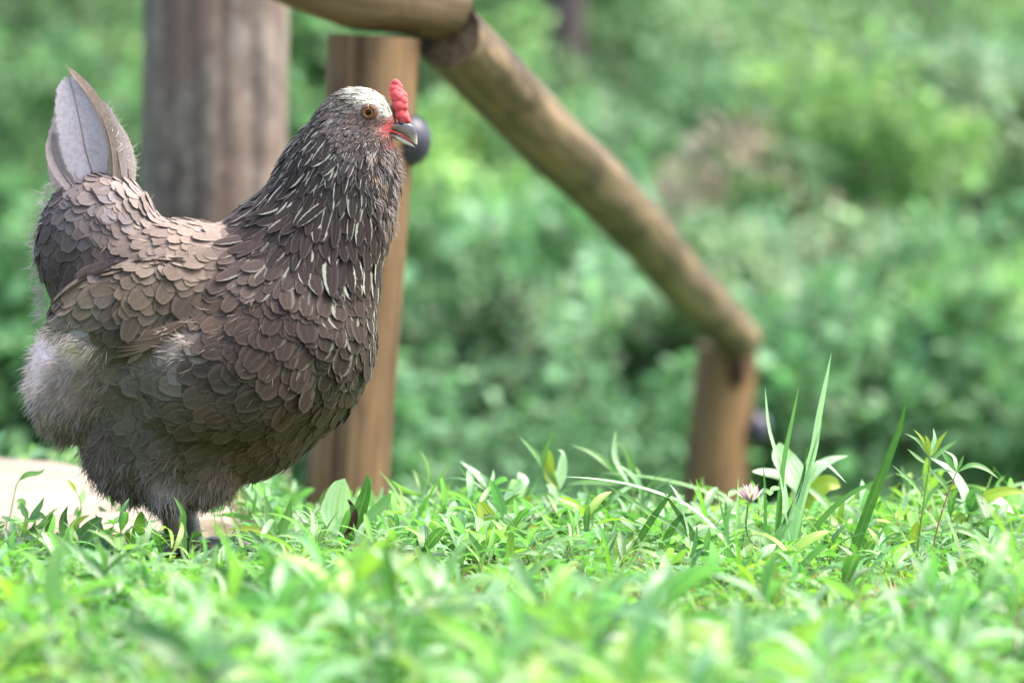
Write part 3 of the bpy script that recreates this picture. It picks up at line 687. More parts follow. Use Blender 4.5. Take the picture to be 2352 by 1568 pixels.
    # bare skin round the eye, lores and beak
    bare = (((s_[:, 0] - 848) / 19) ** 2 + ((s_[:, 1] - 258) / 17) ** 2 < 1) | (((s_[:, 0] - 908) / 26) ** 2 + ((s_[:, 1] - 292) / 10) ** 2 < 1) | (((s_[:, 0] - 898) / 8) ** 2 + ((s_[:, 1] - 330) / 8) ** 2 < 1) | (s_[:, 0] > 914) & (s_[:, 1] > 270) & (s_[:, 1] < 338)
    s_, hk, hd, f_, T, N = (a[~bare] for a in (s_, hk, hd, f_, T, N))
    W3 = to_world(s_); n = len(s_); print('feathers', n)
    tint = f_[:, 4:7] * ALB * np.exp(rng.standard_normal((n, 1)) * np.where(hd, 0.42, 0.09)[:, None]) * np.exp(0.12 * np.sin(s_[:, :1] * .045 + np.sin(s_[:, 1:2] * .05)) * np.sin(s_[:, 1:2] * .06 + 1))
    cool = (rng.random((n, 1)) < 0.10) & ~hk[:, None]; tint = np.where(cool, tint * [1.06, 1.14, 1.28], tint)
    tint = np.where(hd[:, None], tint, np.minimum(tint, 0.31) * [0.94, 1.0, 1.01])
    wing = (~hk) & (np.abs(s_[:, 2]) > 100) & in_poly(s_[:, 0], s_[:, 1], [(110, 715), (200, 615), (300, 575), (450, 560), (540, 600), (545, 690), (440, 735), (385, 765), (330, 820), (270, 830)])
    edge = np.zeros((n, 4)); edge[:, :3] = lin((200, 203, 188)) * 0.72; 
    lace = f_[:, 7] * np.where(rng.random(n) < 0.3, 0.1, 1.1 + 0.3 * rng.standard_normal(n))
    edge[:, 3] = np.clip(lace, 0, 1)
    # wing and flank feathers have a thin paler margin
    plain = (~hk) & (f_[:, 7] < 0.08)
    edge[plain, :3] = tint[plain] * 1.25 + 0.015; edge[plain, 3] = 0.1
    pr_scale = [.4, .72, .94, 1, .957, .86, .725, .57, .42, .256, .0]; vv_scale = [0, .18, .38, .55, .68, .78, .86, .92, .96, .985, 1]
    pr_hack = [0.35, 0.7, 0.92, 1.0, 0.97, 0.85, 0.6, 0.32, 0.0]; vv_h = [0, .14, .3, .45, .6, .74, .86, .95, 1.0]
    down = f_[:, 8]
    def group(mask, name, prof, vv, a0, a1, cup, Lk=1.0, mat=M_feather, nu=4, Wk=1.0):
        k = np.where(mask)[0]
        if not len(k): return None
        m_ = len(k); L = f_[k, 2] * S * Lk * (1 + 0.17 * rng.standard_normal(m_)); W = f_[k, 3] * S * Wk * (1 + 0.15 * rng.standard_normal(m_))
        root = W3[k] - T[k] * (L * 0.45)[:, None]
        root = root - N[k] * (L * 0.03)[:, None]
        mb = MB()
        cards(mb, root, T[k] + 0.05 * rng.standard_normal((m_, 3)), N[k], L, W, prof, nu, a0 + 0.012 * rng.standard_normal(m_), a1, cup, tint[k], edge[k], rag=0.02, vv=vv, side=0.05 * rng.standard_normal(m_))
        o = mb.build(name, mat, hen); me_ = o.data; nv_ = len(me_.vertices) // m_
        own = np.empty(len(me_.vertices) * 3, np.float32); me_.vertex_normals.foreach_get('vector', own); own = own.reshape(-1, 3)
        bn = np.repeat(N[k], nv_, 0); own = own * np.sign((own * bn).sum(1, keepdims=True) + 1e-9)
        me_.normals_split_custom_set_from_vertices(norm(0.76 * bn + 0.24 * own))      # plumage lies smooth: the vane takes most of its shading from the body's form
        return o
    soft = down < 0.55
    # small feathers of the head get dark and light streaks
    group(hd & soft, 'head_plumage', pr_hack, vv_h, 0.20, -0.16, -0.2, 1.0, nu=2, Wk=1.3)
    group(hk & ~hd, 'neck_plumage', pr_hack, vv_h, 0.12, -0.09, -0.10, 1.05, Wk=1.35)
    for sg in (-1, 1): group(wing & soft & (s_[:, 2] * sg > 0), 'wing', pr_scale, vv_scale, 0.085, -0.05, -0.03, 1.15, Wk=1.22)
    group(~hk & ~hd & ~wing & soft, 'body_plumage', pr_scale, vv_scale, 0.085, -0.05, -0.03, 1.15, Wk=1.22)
    # --- down and loose filaments
    s2 = sample(420000); f2 = fields(s2[:, 0], s2[:, 1])
    pr = np.where(f2[:, 8] > 0.5, 0.13, 0.0) + np.where((f2[:, 8] > 0.15) & (f2[:, 8] <= 0.5), 0.012, 0.0) + 0.0008
    hd2 = in_poly(s2[:, 0], s2[:, 1], head_poly); beard = in_poly(s2[:, 0], s2[:, 1], [(840, 320), (925, 330), (950, 420), (935, 520), (880, 540), (850, 430)])
    hd2 &= s2[:, 1] > 300
    pr = np.where(hd2, np.maximum(pr, 0.03), pr); pr = np.where(beard, 0.30, pr)
    bare = (((s2[:, 0] - 848) / 20) ** 2 + ((s2[:, 1] - 258) / 17) ** 2 < 1) | (((s2[:, 0] - 900) / 32) ** 2 + ((s2[:, 1] - 290) / 14) ** 2 < 1) | (s2[:, 0] > 914) & (s2[:, 1] > 270) & (s2[:, 1] < 332)
    k = (rng.random(len(s2)) < pr) & ~bare; s2 = s2[k]; beard = beard[k]
    hd2 = hd2[k]
    f2, T2, N2 = frame(s2); m_ = len(s2); print('down', m_)
    # clumps: neighbouring strands lean the same way
    ph = s2 @ np.array([[.11, .05, .07], [.04, -.12, .06], [.07, .03, -.1]])
    T2 = norm(T2 + 0.35 * np.sin(ph) + 0.14 * rng.standard_normal(T2.shape))
    L = np.where(hd2, 13, 34) * np.where(beard, 0.7, 1.0); L = np.where(beard, 24, L) * (0.6 + 0.8 * rng.random(m_)) * S
    Wd = np.where(beard | hd2, 2.0, 2.6) * S
    tc = f2[:, 4:7] * ALB * np.exp(0.22 * rng.standard_normal((m_, 1)) + 0.18 * np.sin(ph[:, :1] * 1.7))
    # beard: mix of blackish, brown and lavender-grey filaments
    pick = rng.random(m_)[:, None] + 0.25 * np.sin(ph[:, :1] * 2.0); lav = lin((178, 170, 184)) * 0.8; blk = lin((44, 36, 38)); brn = lin((150, 118, 84)) * 0.8
    bc = np.where(pick < 0.42, blk, np.where(pick < 0.72, brn * 0.9, lav)); tc = np.where(beard[:, None], bc, tc)
    mb = MB()
    cards(mb, to_world(s2) - N2 * 0.0008, T2, N2, L, Wd, [1.0, .9, .7, .4, 0.05], 1, 0.38 + 0.22 * rng.standard_normal(m_), -0.3, 0.0, tc, side=0.15 * rng.standard_normal(m_))
    mb.build('down', M_down, hen)
    # --- flight feathers peeping out below the folded wing
    for sg in (-1, 1):
        mb = MB()
        for i in range(6):
            ex, ey = 168 + 27 * i, 752 + 15 * i
            pts = [hp(440 - 6 * i, 728 + 5 * i, sg * 214), hp(360 - 4 * i, 758 + 6 * i, sg * 228), hp((360 + ex) / 2, (758 + ey) / 2 + 10, sg * (232 - i)), hp(ex, ey, sg * (212 + 2 * i))]
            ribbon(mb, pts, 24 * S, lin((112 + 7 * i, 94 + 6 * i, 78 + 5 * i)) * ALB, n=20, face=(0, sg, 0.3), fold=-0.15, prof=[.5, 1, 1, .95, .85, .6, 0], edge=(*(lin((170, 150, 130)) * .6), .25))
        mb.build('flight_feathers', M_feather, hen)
    # --- tail
    TF = [  # path (px,py,side), width, tint
     ([(232, 440, -20), (204, 360, -26), (184, 270, -22), (158, 166, -10)], 128, (196, 190, 204), 0.0, 'broad pale lilac-grey tail feather seen from its hollow side'),
     ([(262, 440, -34), (258, 340, -32), (222, 236, -30), (152, 149, -16)], 34, (198, 178, 164), 0.9, 'brown-edged tail feather forming the top of the tail'),
     ([(285, 430, -30), (272, 350, -28), (250, 270, -20), (225, 225, -12)], 40, (206, 192, 190), 0.7, 'short pale tail feather at the right edge'),
     ([(300, 430, -10), (292, 370, -10), (272, 310, -6), (244, 268, 0)], 44, (214, 200, 196), 0.4, None),
     ([(190, 450, -40), (150, 400, -44), (126, 350, -40), (124, 300, -34)], 50, (176, 166, 170), -0.3, None),
     ([(180, 470, 20), (150, 400, 26), (150, 300, 30), (165, 220, 24)], 90, (182, 174, 184), 0.2, None),
    ]
    vane = [0.5, 0.72, 0.88, 0.97, 1.0, 1.0, 0.97, 0.9, 0.78, 0.58, 0.05]
    for pts, wd, c, roll, lab in TF:
        mb = MB(); pw = [hp(*p) for p in pts]
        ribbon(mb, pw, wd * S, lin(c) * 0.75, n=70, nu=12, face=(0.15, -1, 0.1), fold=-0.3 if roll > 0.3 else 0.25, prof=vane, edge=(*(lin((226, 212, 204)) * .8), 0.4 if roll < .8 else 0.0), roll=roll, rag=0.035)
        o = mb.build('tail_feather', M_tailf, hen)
        sh = MB(); sp = spline(pw, 16); tubes(sh, [sp - [0, 0.0005, 0]], [np.linspace(0.0008, 0.0002, 16)], lin((140, 118, 114)), 5)
        sh.build('shaft', M_horn, o)
        if lab: o['label'] = lab
    # fluffy edges of the tail and of the rump below it
    e1 = spline([(306, 392, 0), (285, 345, 0), (262, 300, 0), (246, 262, 0)], 60); e2 = spline([(140, 400, 0), (110, 430, 0), (98, 480, 0), (82, 540, 0), (78, 610, 0), (92, 690, 0), (84, 735, 0)], 60)
    for e, dr, cnt, ln in ((e1, (0.5, 0.7), 300, 22), (e2, (-0.75, 0.5), 420, 20)):
        mb = MB(); k = rng.integers(0, 60, cnt); r = e[k] + rng.standard_normal((cnt, 3)) * [7, 7, 22] + [-6 * np.sign(dr[0]), 0, 0]
        T_ = np.stack([dr[0] + 0.3 * rng.standard_normal(cnt), 0.3 * rng.standard_normal(cnt), -dr[1] + 0.45 * rng.standard_normal(cnt) + (1.1 if dr[0] > 0 else 0.1)], 1)
        cards(mb, to_world(r), T_, np.tile([[0, -1., 0.2]], (cnt, 1)) + 0.5 * rng.standard_normal((cnt, 3)), ln * S * (0.5 + rng.random(cnt)), 2.0 * S, [1, .9, .6, .3, .05], 1, 0.2, -0.5, 0, lin((206, 198, 194)) * 0.75 * np.exp(0.15 * rng.standard_normal((cnt, 1))))
        mb.build('tail_fluff' if dr[0] > 0 else 'rump_fluff', M_down, hen)
    # --- comb
    blobs = [(908, 190, 8), (903, 197, 7), (914, 193, 7), (917, 201, 8), (905, 204, 11), (913, 208, 11), (908, 217, 13), (922, 218, 10), (930, 220, 6), (914, 229, 13), (926, 232, 10), (932, 233, 5), (917, 242, 13), (928, 245, 9), (932, 241, 5),
             (917, 254, 13), (928, 258, 9), (920, 265, 12), (931, 269, 9), (925, 275, 10), (937, 277, 6.5), (934, 262, 4), (912, 212, 12), (915, 224, 13), (917, 236, 13), (919, 248, 13), (920, 260, 12), (926, 270, 10), (901, 212, 7), (905, 228, 7), (908, 243, 7), (911, 258, 7)]
    bm = bmesh.new()
    for i, (x, y, r) in enumerate(blobs):
        for j in range(2):
            c = hp(x + random.uniform(-1, 1), y + random.uniform(-1, 1), random.uniform(-7, 7) + (-3 if j else 3)); rr = r * S * random.uniform(0.95, 1.15)
            bmesh.ops.create_icosphere(bm, subdivisions=3, radius=1, matrix=Matrix.Translation(Vector(c)) @ Matrix.Diagonal((rr, rr * 0.9, rr, 1)))
        for j in range(7):
            a = random.uniform(0, 6.28); c = hp(x + math.cos(a) * r * .78, y + math.sin(a) * r * .78, random.uniform(-9, 5)); rr = random.uniform(1.6, 3.0) * S
            bmesh.ops.create_icosphere(bm, subdivisions=2, radius=rr, matrix=Matrix.Translation(Vector(c)))
    me1 = bpy.data.meshes.new('comb_source'); bm.to_mesh(me1); bm.free()
    tmp = bpy.data.objects.new('comb_source', me1); SC.collection.objects.link(tmp)
    md = tmp.modifiers.new('r', 'REMESH'); md.mode = 'VOXEL'; md.voxel_size = 0.0005; md.use_smooth_shade = True
    sm = tmp.modifiers.new('s', 'SMOOTH'); sm.iterations = 7
    dg = bpy.context.evaluated_depsgraph_get(); dg.update()
    mc = bpy.data.meshes.new_from_object(tmp.evaluated_get(dg)); bpy.data.objects.remove(tmp)
    set_attr(mc, np.tile(lin((216, 88, 94)), (len(mc.vertices), 1))); mc.materials.append(M_comb)
    o = bpy.data.objects.new('comb', mc); SC.collection.objects.link(o); attach(o, hen)
    # --- beak: lofted sections (top, bottom, half width)
    def beak(name, top, bot, wid, cols):
        nn = 18; tp = spline([(*p, 0) for p in top], nn); bt = spline([(*p, 0) for p in bot], nn); wd = np.interp(np.linspace(0, 1, nn), np.linspace(0, 1, len(wid)), wid)
        k = 18; V = []; tc = []
        for i in range(nn):
            c = (tp[i] + bt[i]) / 2; h = (tp[i] - bt[i]) / 2
            for j in range(k):
                a = j / k * 2 * math.pi; V.append(hp(c[0] + h[0] * math.cos(a), c[1] + h[1] * math.cos(a), wd[i] * math.sin(a)))
                tc.append(cols(i / (nn - 1), math.cos(a)))
        i = np.arange(nn - 1)[:, None] * k; j = np.arange(k)[None]; f = np.stack([i + j, i + (j + 1) % k, i + k + (j + 1) % k, i + k + j], -1).reshape(-1, 4)
        mb = MB(); mb.add(V, f, np.array(tc)); mb.f.append(np.array([[0, j, j + 1] for j in range(1, k - 1)])); mb.f.append(np.array([[(nn - 1) * k, (nn - 1) * k + j + 1, (nn - 1) * k + j] for j in range(1, k - 1)]))
        return mb.build(name, M_horn, hen)
    slate, pale, blackish, cream = lin((56, 58, 72)), lin((160, 148, 146)), lin((40, 38, 44)), lin((214, 204, 182))
    def cu(t, ca):
        w1 = np.clip((ca + 0.2) * 1.2, 0, 1); c = slate * w1 + pale * (1 - w1) * 0.8
        if t < 0.35: c = c * 0.75 + blackish * 0.25
        t2 = np.clip((t - 0.72) / 0.28, 0, 1); return c * (1 - t2) + cream * t2
    up = beak('upper_beak', [(905, 284), (925, 279), (938, 281), (949, 288), (955, 300), (958.5, 314), (958, 331)], [(880, 299), (904, 301), (922, 308), (934, 315), (943, 322), (950, 329), (957, 334)], [19, 17, 15, 12, 9, 5, 1.5], cu)
    def cl(t, ca):
        c = cream if ca < 0.3 else pale
        if t < 0.45 and ca > -0.6: c = c * 0.3 + blackish * 0.7
        return c * 0.9
    beak('lower_beak', [(872, 306), (890, 303), (907, 306), (922, 314), (934, 321), (944, 329), (952, 336)], [(874, 314), (895, 316), (912, 324), (926, 330), (938, 334), (947, 337), (954, 339.5)], [15, 15, 13, 10, 7, 4, 1.0], cl)
    # red gape between the mandibles and the pink mouth corner
    mb = MB(); tubes(mb, [[hp(x, y, -13 + max(0, (x - 905)) * 0.2 - max(0, 905 - x) * 0.3) for x, y in ((866, 303), (884, 300), (904, 303), (922, 311), (936, 319), (946, 327))], [hp(x, y, 13 - max(0, (x - 905)) * 0.2 + max(0, 905 - x) * 0.3) for x, y in ((866, 303), (884, 300), (904, 303), (922, 311), (936, 319), (946, 327))]],
                     [[1.4 * S, 1.9 * S, 2.0 * S, 1.7 * S, 1.4 * S, 0.8 * S]] * 2, lin((196, 52, 50)), 8)
    mb.build('mouth', M_comb, hen)
    for sg in (-1, 1):
        bm = bmesh.new(); bmesh.ops.create_uvsphere(bm, u_segments=16, v_segments=10, radius=1)
        V = np.array([v.co[:] for v in bm.verts]) * np.array([6.5, 2.2, 3.2]) * S + hp(922, 283, sg * 14.5)
        mb = MB(); mb.add(V, [[v.index for v in f.verts] for f in bm.faces if len(f.verts) == 4], lin((38, 34, 38))); mb.f.append(np.array([[v.index for v in f.verts] for f in bm.faces if len(f.verts) == 3])); bm.free()
        mb.build('nostril', M_horn, up)
    # --- eyes
    m, t = new_mat('eye'); n_ = NT(t); tc_ = n_.attr('fuv').outputs[1]; u = n_.sep(tc_)
    r_ = n_.math('SQRT', n_.math('ADD', n_.math('MULTIPLY', u[0], u[0]), n_.math('MULTIPLY', u[2], u[2])))
    iris = n_.mix(n_.mapr(r_, 0.5, 0.80), (*lin((200, 110, 20)), 1), (*lin((250, 190, 70)), 1))
    col = n_.mix(n_.mapr(r_, 0.46, 0.53), (0.004, 0.004, 0.005, 1), iris); col = n_.mix(n_.mapr(r_, 0.80, 0.88), col, (0.02, 0.012, 0.01, 1))
    p = n_.node('ShaderNodeBsdfPrincipled'); n_.link(col, p.inputs['Base Color']); p.inputs['Roughness'].default_value = 0.12; p.inputs['Specular IOR Level'].default_value = 0.25; n_.out(p.outputs[0])
    for sg in (-1, 1):
        # place on the surface of the head
        qq = np.array([[848.0, 258.0, sg * 90.0]])
        for it in range(60):
            d_ = sdf(qq)[0]; qq[0, 2] -= sg * max(d_, 0) * 0.9
        side = qq[0, 2]; r = 15.0
        bm = bmesh.new(); bmesh.ops.create_uvsphere(bm, u_segments=40, v_segments=28, radius=1)
        V = np.array([v.co[:] for v in bm.verts]); c = hp(848, 258, side - sg * 8.0)
        mb = MB(); quads = [[v.index for v in f.verts] for f in bm.faces if len(f.verts) == 4]; tris = [[v.index for v in f.verts] for f in bm.faces if len(f.verts) == 3]
        mb.add(V * r * S * np.array([1, 0.95, 1]) + c, quads, (1, 1, 1), uv=V); mb.f.append(np.array(tris)); bm.free()
        e = mb.build('eye', m, hen)
        mb = MB()
        for (rr, th_, cc, dy) in ((13.2, 2.4, (92, 66, 60), 6.8), (16.2, 2.4, (112, 84, 78), 4.2), (18.8, 2.2, (96, 76, 70), 1.4)):
            ring = []
            for a in np.linspace(0, 2 * math.pi, 37):
                ry = rr * (0.96 if math.sin(a) < 0 else 0.92)
                ring.append(hp(848 + rr * math.cos(a) * 1.04, 258 + ry * math.sin(a), side + sg * (dy - 2.5)))
            tubes(mb, [ring], [np.full(37, th_ * S)], lin(cc), 8)
        mb.build('eyelid', M_skin, e)
    # --- legs and feet
    for sg, x0, dx in ((-1, 398, 0), (1, 442, 40)):
        knee = hp(390 + dx * 0.5, 1150, sg * 75); ank = hp(x0 + dx * 0.2, 1268, sg * 75); ank[2] = max(ank[2], 0.012)
        mb = MB(); col = (86, 68, 62) if sg < 0 else (128, 120, 126)
        pth = spline([knee, (knee + ank) / 2 + [0.002, 0, 0], ank], 14)
        rad_ = np.interp(np.linspace(0, 1, 14), [0, .25, .8, 1], [0.0115, 0.0078, 0.0062, 0.0082]) * (1 + 0.06 * np.sin(np.arange(14) * 3.1))
        tubes(mb, [pth], [rad_], lin(col) * 0.8, 14)
        leg = mb.build('leg', M_horn, hen)
        for (dx_, dy_, ln) in ((1, 0.02, 0.052), (0.86, 0.5, 0.044), (0.86, -0.5, 0.044), (-0.9, 0.15, 0.022)):
            e = np.array([ank[0] + dx_ * ln, ank[1] + dy_ * ln, 0.008]); mid = ank * 0.45 + e * 0.55 + [0, 0, 0.006]
            pth = spline([ank, mid, e, e + [dx_ * 0.010, dy_ * 0.010, -0.005]], 12)
            mb = MB(); tubes(mb, [pth], [np.interp(np.linspace(0, 1, 12), [0, .3, .8, 1], [0.0062, 0.0048, 0.0040, 0.0008]) * (1 + 0.1 * np.sin(np.arange(12) * 2.6))], lin(col) * 0.8, 10)
            mb.build('toe', M_horn, leg)
    return hen
HEN = build_hen()
# ------------------------------------------------------------------ ground cover (weeds and fine grass nobody could count)
G = lambda *c: lin(c)
LEAFP = [0.12, 0.62, 0.96, 1.0, 0.86, 0.55, 0.0]; LEAFV = [0, .14, .32, .5, .68, .85, 1.0]
def hen_clear(x, y):
    return ((x - hp(420, 1290)[0]) / 0.05) ** 2 + ((y - HD) / 0.05) ** 2 < 1
greens = np.array([(94, 144, 94), (82, 132, 86), (110, 154, 94), (60, 104, 58), (118, 156, 84), (104, 150, 110), (130, 160, 70), (128, 164, 124), (112, 156, 112)])
def build_cover():
    # density: thick everywhere, thin in a patch of short turf at lower centre-right
    def dens(x, y):
        px, py = pix(np.stack([x, y, ground_z(x, y)], 1))
        d = np.ones(len(x))
        patch = np.exp(-(((px - 1550) / 560) ** 2 + ((py - 1405) / 85) ** 2)); patch2 = np.exp(-(((px - 2150) / 300) ** 2 + ((py - 1410) / 60) ** 2))
        d *= 1 - 0.85 * np.clip(patch + 0.6 * patch2, 0, 1)
        d *= np.where((px < 560) & (y > 5.12), 0.18, 1.0)                       # low growth in front of the stone
        d *= 0.58 + 0.42 * np.sin(13 * x + 5 * y) * np.sin(11 * y - 4 * x)
        return d
    n = 6600
    y = 3.15 + 3.0 * rng.random(n) ; x = (rng.random(n) - 0.5) * 2 * (0.13 * y + 0.20)
    k = rng.random(n) < dens(x, y); x, y = x[k], y[k]
    sx = in_poly(x, y, SLAB); x, y = x[~sx], y[~sx]
    n = len(x); z = ground_z(x, y)
    px, py = pix(np.stack([x, y, z], 1))
    h = 0.010 + 0.034 * rng.random(n) ** 1.6
    h *= np.where((px < 560) & (y > 4.85), 0.6, 1.0)
    h *= np.clip(0.75 + 0.55 * (px - 900) / 1400, 0.8, 1.25) * np.interp(px, [800, 950, 1300, 1450], [1.0, 1.05, 1.0, 0.68])
    h *= np.where((px > 1400) & (y > 4.55) & (y < 5.1), 0.65, 1.0)
    base = np.stack([x, y, z - 0.002], 1); lean = rng.standard_normal((n, 2)) * 0.3
    top = base + np.stack([lean[:, 0] * h, lean[:, 1] * h, h], 1); mid = (base + top) / 2 + rng.standard_normal((n, 3)) * 0.002
    mb = MB(); stc = np.where(rng.random((n, 1)) < 0.4, G(128, 92, 66), G(108, 140, 72))
    tubes(mb, np.stack([base, mid, top], 1), [[0.0009, 0.0008, 0.0005]], stc, 3)
    nl = 7
    tt = np.tile(np.linspace(0.18, 1.0, nl), n); pid = np.repeat(np.arange(n), nl)
    az = np.repeat(rng.random(n) * 6.28, nl) + np.tile(np.arange(nl) * 2.4, n) + 0.4 * rng.standard_normal(n * nl)
    el = 0.40 + 0.95 * tt ** 2 * rng.random(n * nl) + 0.28 * rng.standard_normal(n * nl)
    T = np.stack([np.cos(az) * np.cos(el), np.sin(az) * np.cos(el), np.sin(el)], 1)
    root = base[pid] + (top[pid] - base[pid]) * tt[:, None]
    N = np.array([[0, 0, 1.]]) + 0.4 * rng.standard_normal((n * nl, 3))
    sz = np.repeat(0.75 + 0.5 * rng.random(n), nl) * (1.1 - 0.35 * tt)
    L = (0.026 + 0.022 * rng.random(n * nl)) * sz; W = L * (0.14 + 0.09 * np.repeat(rng.random(n), nl))
    gc = lin(greens); ci = np.repeat(rng.integers(0, len(gc), n), nl); tint = gc[ci] * np.exp(0.26 * rng.standard_normal((n * nl, 1)))
    cards(mb, root, T, N, L, W, LEAFP, 2, 0.15, -0.5 - 0.9 * rng.random(n * nl), 0.28, tint, vv=LEAFV, side=0.1 * rng.standard_normal(n * nl))
    tag(mb.build('ground_cover', M_leaf), 'dense low weeds with narrow pointed leaves covering the lawn', 'weeds', kind='stuff')
    mb = MB(); n = 620; y = 3.2 + 2.45 * rng.random(n) ** 0.8; x = (rng.random(n) - 0.5) * 2 * (0.13 * y + 0.05)
    px, py = pix(np.stack([x, y, ground_z(x, y)], 1)); k = ~in_poly(x, y, SLAB) & ~((px < 1000) & (y > 4.95)) & (rng.random(n) < dens(x, y)); x, y, px = x[k], y[k], px[k]; n = len(x)
    h = (0.03 + 0.035 * rng.random(n) ** 1.5) * np.interp(px, [0, 900, 1300, 1450, 2352], [0.65, 0.8, 0.85, 0.6, 0.7]) * np.where((px > 1400) & (y > 4.55) & (y < 5.1), 0.55, 1.0); near = np.clip((4.5 - y) / 0.4, 0, 1); h = h * (1 + 0.5 * near); base = np.stack([x, y, ground_z(x, y)], 1)
    top = base + np.stack([0.35 * h * rng.standard_normal(n), 0.35 * h * rng.standard_normal(n), h], 1); tubes(mb, np.stack([base, (base + top) / 2 + 0.003 * rng.standard_normal((n, 3)), top], 1), [[.0011, .001, .0007]], np.where(rng.random((n, 1)) < .4, G(132, 92, 66), G(116, 146, 80)), 4)
    nl = 7; pid = np.repeat(np.arange(n), nl); tt = np.tile([.35, .55, .72, .86, .95, 1., 1.], n); az = np.repeat(rng.random(n) * 6.28, nl) + np.tile(np.arange(nl) * 2.4, n)
    el = 0.2 + 1.1 * tt ** 3 * rng.random(n * nl) + .15 * rng.standard_normal(n * nl); T = np.stack([np.cos(az) * np.cos(el), np.sin(az) * np.cos(el), np.sin(el)], 1)
    L = (0.034 + 0.030 * rng.random(n * nl)) * (1.15 - .4 * tt) * (1 + 0.45 * near[pid]); W = L * np.repeat(0.13 + 0.17 * rng.random(n) ** 2, nl); ci = np.repeat(rng.integers(0, len(gc), n), nl)
    cards(mb, base[pid] + (top[pid] - base[pid]) * tt[:, None], T, np.array([[0, 0, 1.]]) + .35 * rng.standard_normal((n * nl, 3)), L, W, LEAFP, 4, 0.2, -0.6 - 0.9 * rng.random(n * nl), 0.3, gc[ci] * np.exp(.14 * rng.standard_normal((n * nl, 1))), vv=LEAFV, side=.15 * rng.standard_normal(n * nl))
    tag(mb.build('tall_weeds', M_leaf), 'taller loose weeds with bigger pointed leaves rising from the low cover', 'weeds', kind='stuff')
    # round-leaved clover and plantain between them
    mb = MB(); n = 1500; y = 3.2 + 2.7 * rng.random(n); x = (rng.random(n) - 0.5) * 2 * (0.13 * y + 0.05)
    sx = in_poly(x, y, SLAB); x, y = x[~sx], y[~sx]; n = len(x)
    h = 0.010 + 0.022 * rng.random(n); base = np.stack([x, y, ground_z(x, y)], 1); top = base + np.stack([0.008 * rng.standard_normal(n), 0.008 * rng.standard_normal(n), h], 1)
    tubes(mb, np.stack([base, (base + top) / 2, top], 1), [[0.0006, 0.0006, 0.0005]], G(110, 150, 80), 3)
    pid = np.repeat(np.arange(n), 3); az = np.repeat(rng.random(n) * 6.28, 3) + np.tile(np.arange(3) * 2.094, n)
    T = np.stack([np.cos(az), np.sin(az), 0.25 + 0.2 * rng.standard_normal(3 * n)], 1); N = np.tile([[0, 0, 1.]], (3 * n, 1)) + 0.2 * rng.standard_normal((3 * n, 3))
    L = np.repeat(0.008 + 0.006 * rng.random(n), 3)
    cards(mb, top[pid], T, N, L, L * 0.85, [0.1, 0.6, 0.95, 1.0, 0.85, 0.4], 2, 0.1, -0.4, 0.2, G(84, 138, 66) * np.exp(0.15 * rng.standard_normal((3 * n, 1))))
    tag(mb.build('clover_patch', M_leaf), 'small round clover leaves scattered between the weeds', 'clover', kind='stuff')
    # fine turf
    mb = MB(); n = 30000; y = 3.2 + 2.9 * rng.random(n); x = (rng.random(n) - 0.5) * 2 * (0.13 * y + 0.05)
    px, py = pix(np.stack([x, y, ground_z(x, y)], 1)); patch = np.exp(-(((px - 1550) / 560) ** 2 + ((py - 1405) / 85) ** 2)) + 0.7 * np.exp(-(((px - 2150) / 300) ** 2 + ((py - 1410) / 60) ** 2))
    k = (rng.random(n) < 0.25 + patch) & ~in_poly(x, y, SLAB); x, y = x[k], y[k]; n = len(x)
    root = np.stack([x, y, ground_z(x, y) - 0.001], 1); az = rng.random(n) * 6.28
    T = np.stack([np.cos(az) * 0.45, np.sin(az) * 0.45, np.ones(n)], 1); N = np.stack([-np.cos(az), -np.sin(az), 0.4 * np.ones(n)], 1) + 0.3 * rng.standard_normal((n, 3))
    dry = rng.random((n, 1)) < 0.14; tint = np.where(dry, G(176, 156, 112), G(84, 126, 56)) * np.exp(0.2 * rng.standard_normal((n, 1)))
    cards(mb, root, T, N, 0.016 + 0.020 * rng.random(n), 0.0011 + 0.0006 * rng.random(n), [1, .95, .8, .5, .05], 1, 0.0, -0.9 * rng.random(n), 0.0, tint)
    # longer coarse blades here and there
    n = 900; y = 3.1 + 2.6 * rng.random(n); x = (rng.random(n) - 0.5) * 2 * (0.13 * y + 0.05); k = ~in_poly(x, y, SLAB) & ~((x < -0.15) & (y > 4.9)); x, y = x[k], y[k]; n = len(x)
    root = np.stack([x, y, ground_z(x, y)], 1); az = rng.random(n) * 6.28
    T = np.stack([np.cos(az) * 0.5, np.sin(az) * 0.5, np.ones(n)], 1); N = np.stack([-np.cos(az), -np.sin(az), 0.5 * np.ones(n)], 1)
    cards(mb, root, T, N, 0.045 + 0.05 * rng.random(n), 0.0032 + 0.0025 * rng.random(n), [.7, 1, .9, .7, .4, .05], 2, 0.0, -1.2 * rng.random(n) - 0.2, 0.3, G(92, 138, 58) * np.exp(0.2 * rng.standard_normal((n, 1))))
    tag(mb.build('grass', M_grass), 'fine short grass and thin blades among the weeds', 'grass', kind='stuff')
    # litter: dry scraps on the soil
    mb = MB(); n = 900; y = 3.4 + 2.4 * rng.random(n); x = (rng.random(n) - 0.5) * 0.27 * y; root = np.stack([x, y, ground_z(x, y) + 0.004], 1)
    cards(mb, root, norm(rng.standard_normal((n, 3)) * [1, 1, .2]), np.tile([[0, 0, 1.]], (n, 1)) + 0.4 * rng.standard_normal((n, 3)), 0.010 + 0.012 * rng.random(n), 0.005, [.1, .8, 1, .6, .05], 2, 0.3, -0.8, 0.4, G(140, 98, 66) * np.exp(0.4 * rng.standard_normal((n, 1))))
    tag(mb.build('leaf_litter', M_dead), 'dry brown leaf scraps lying between the weeds', 'leaf litter', kind='stuff')
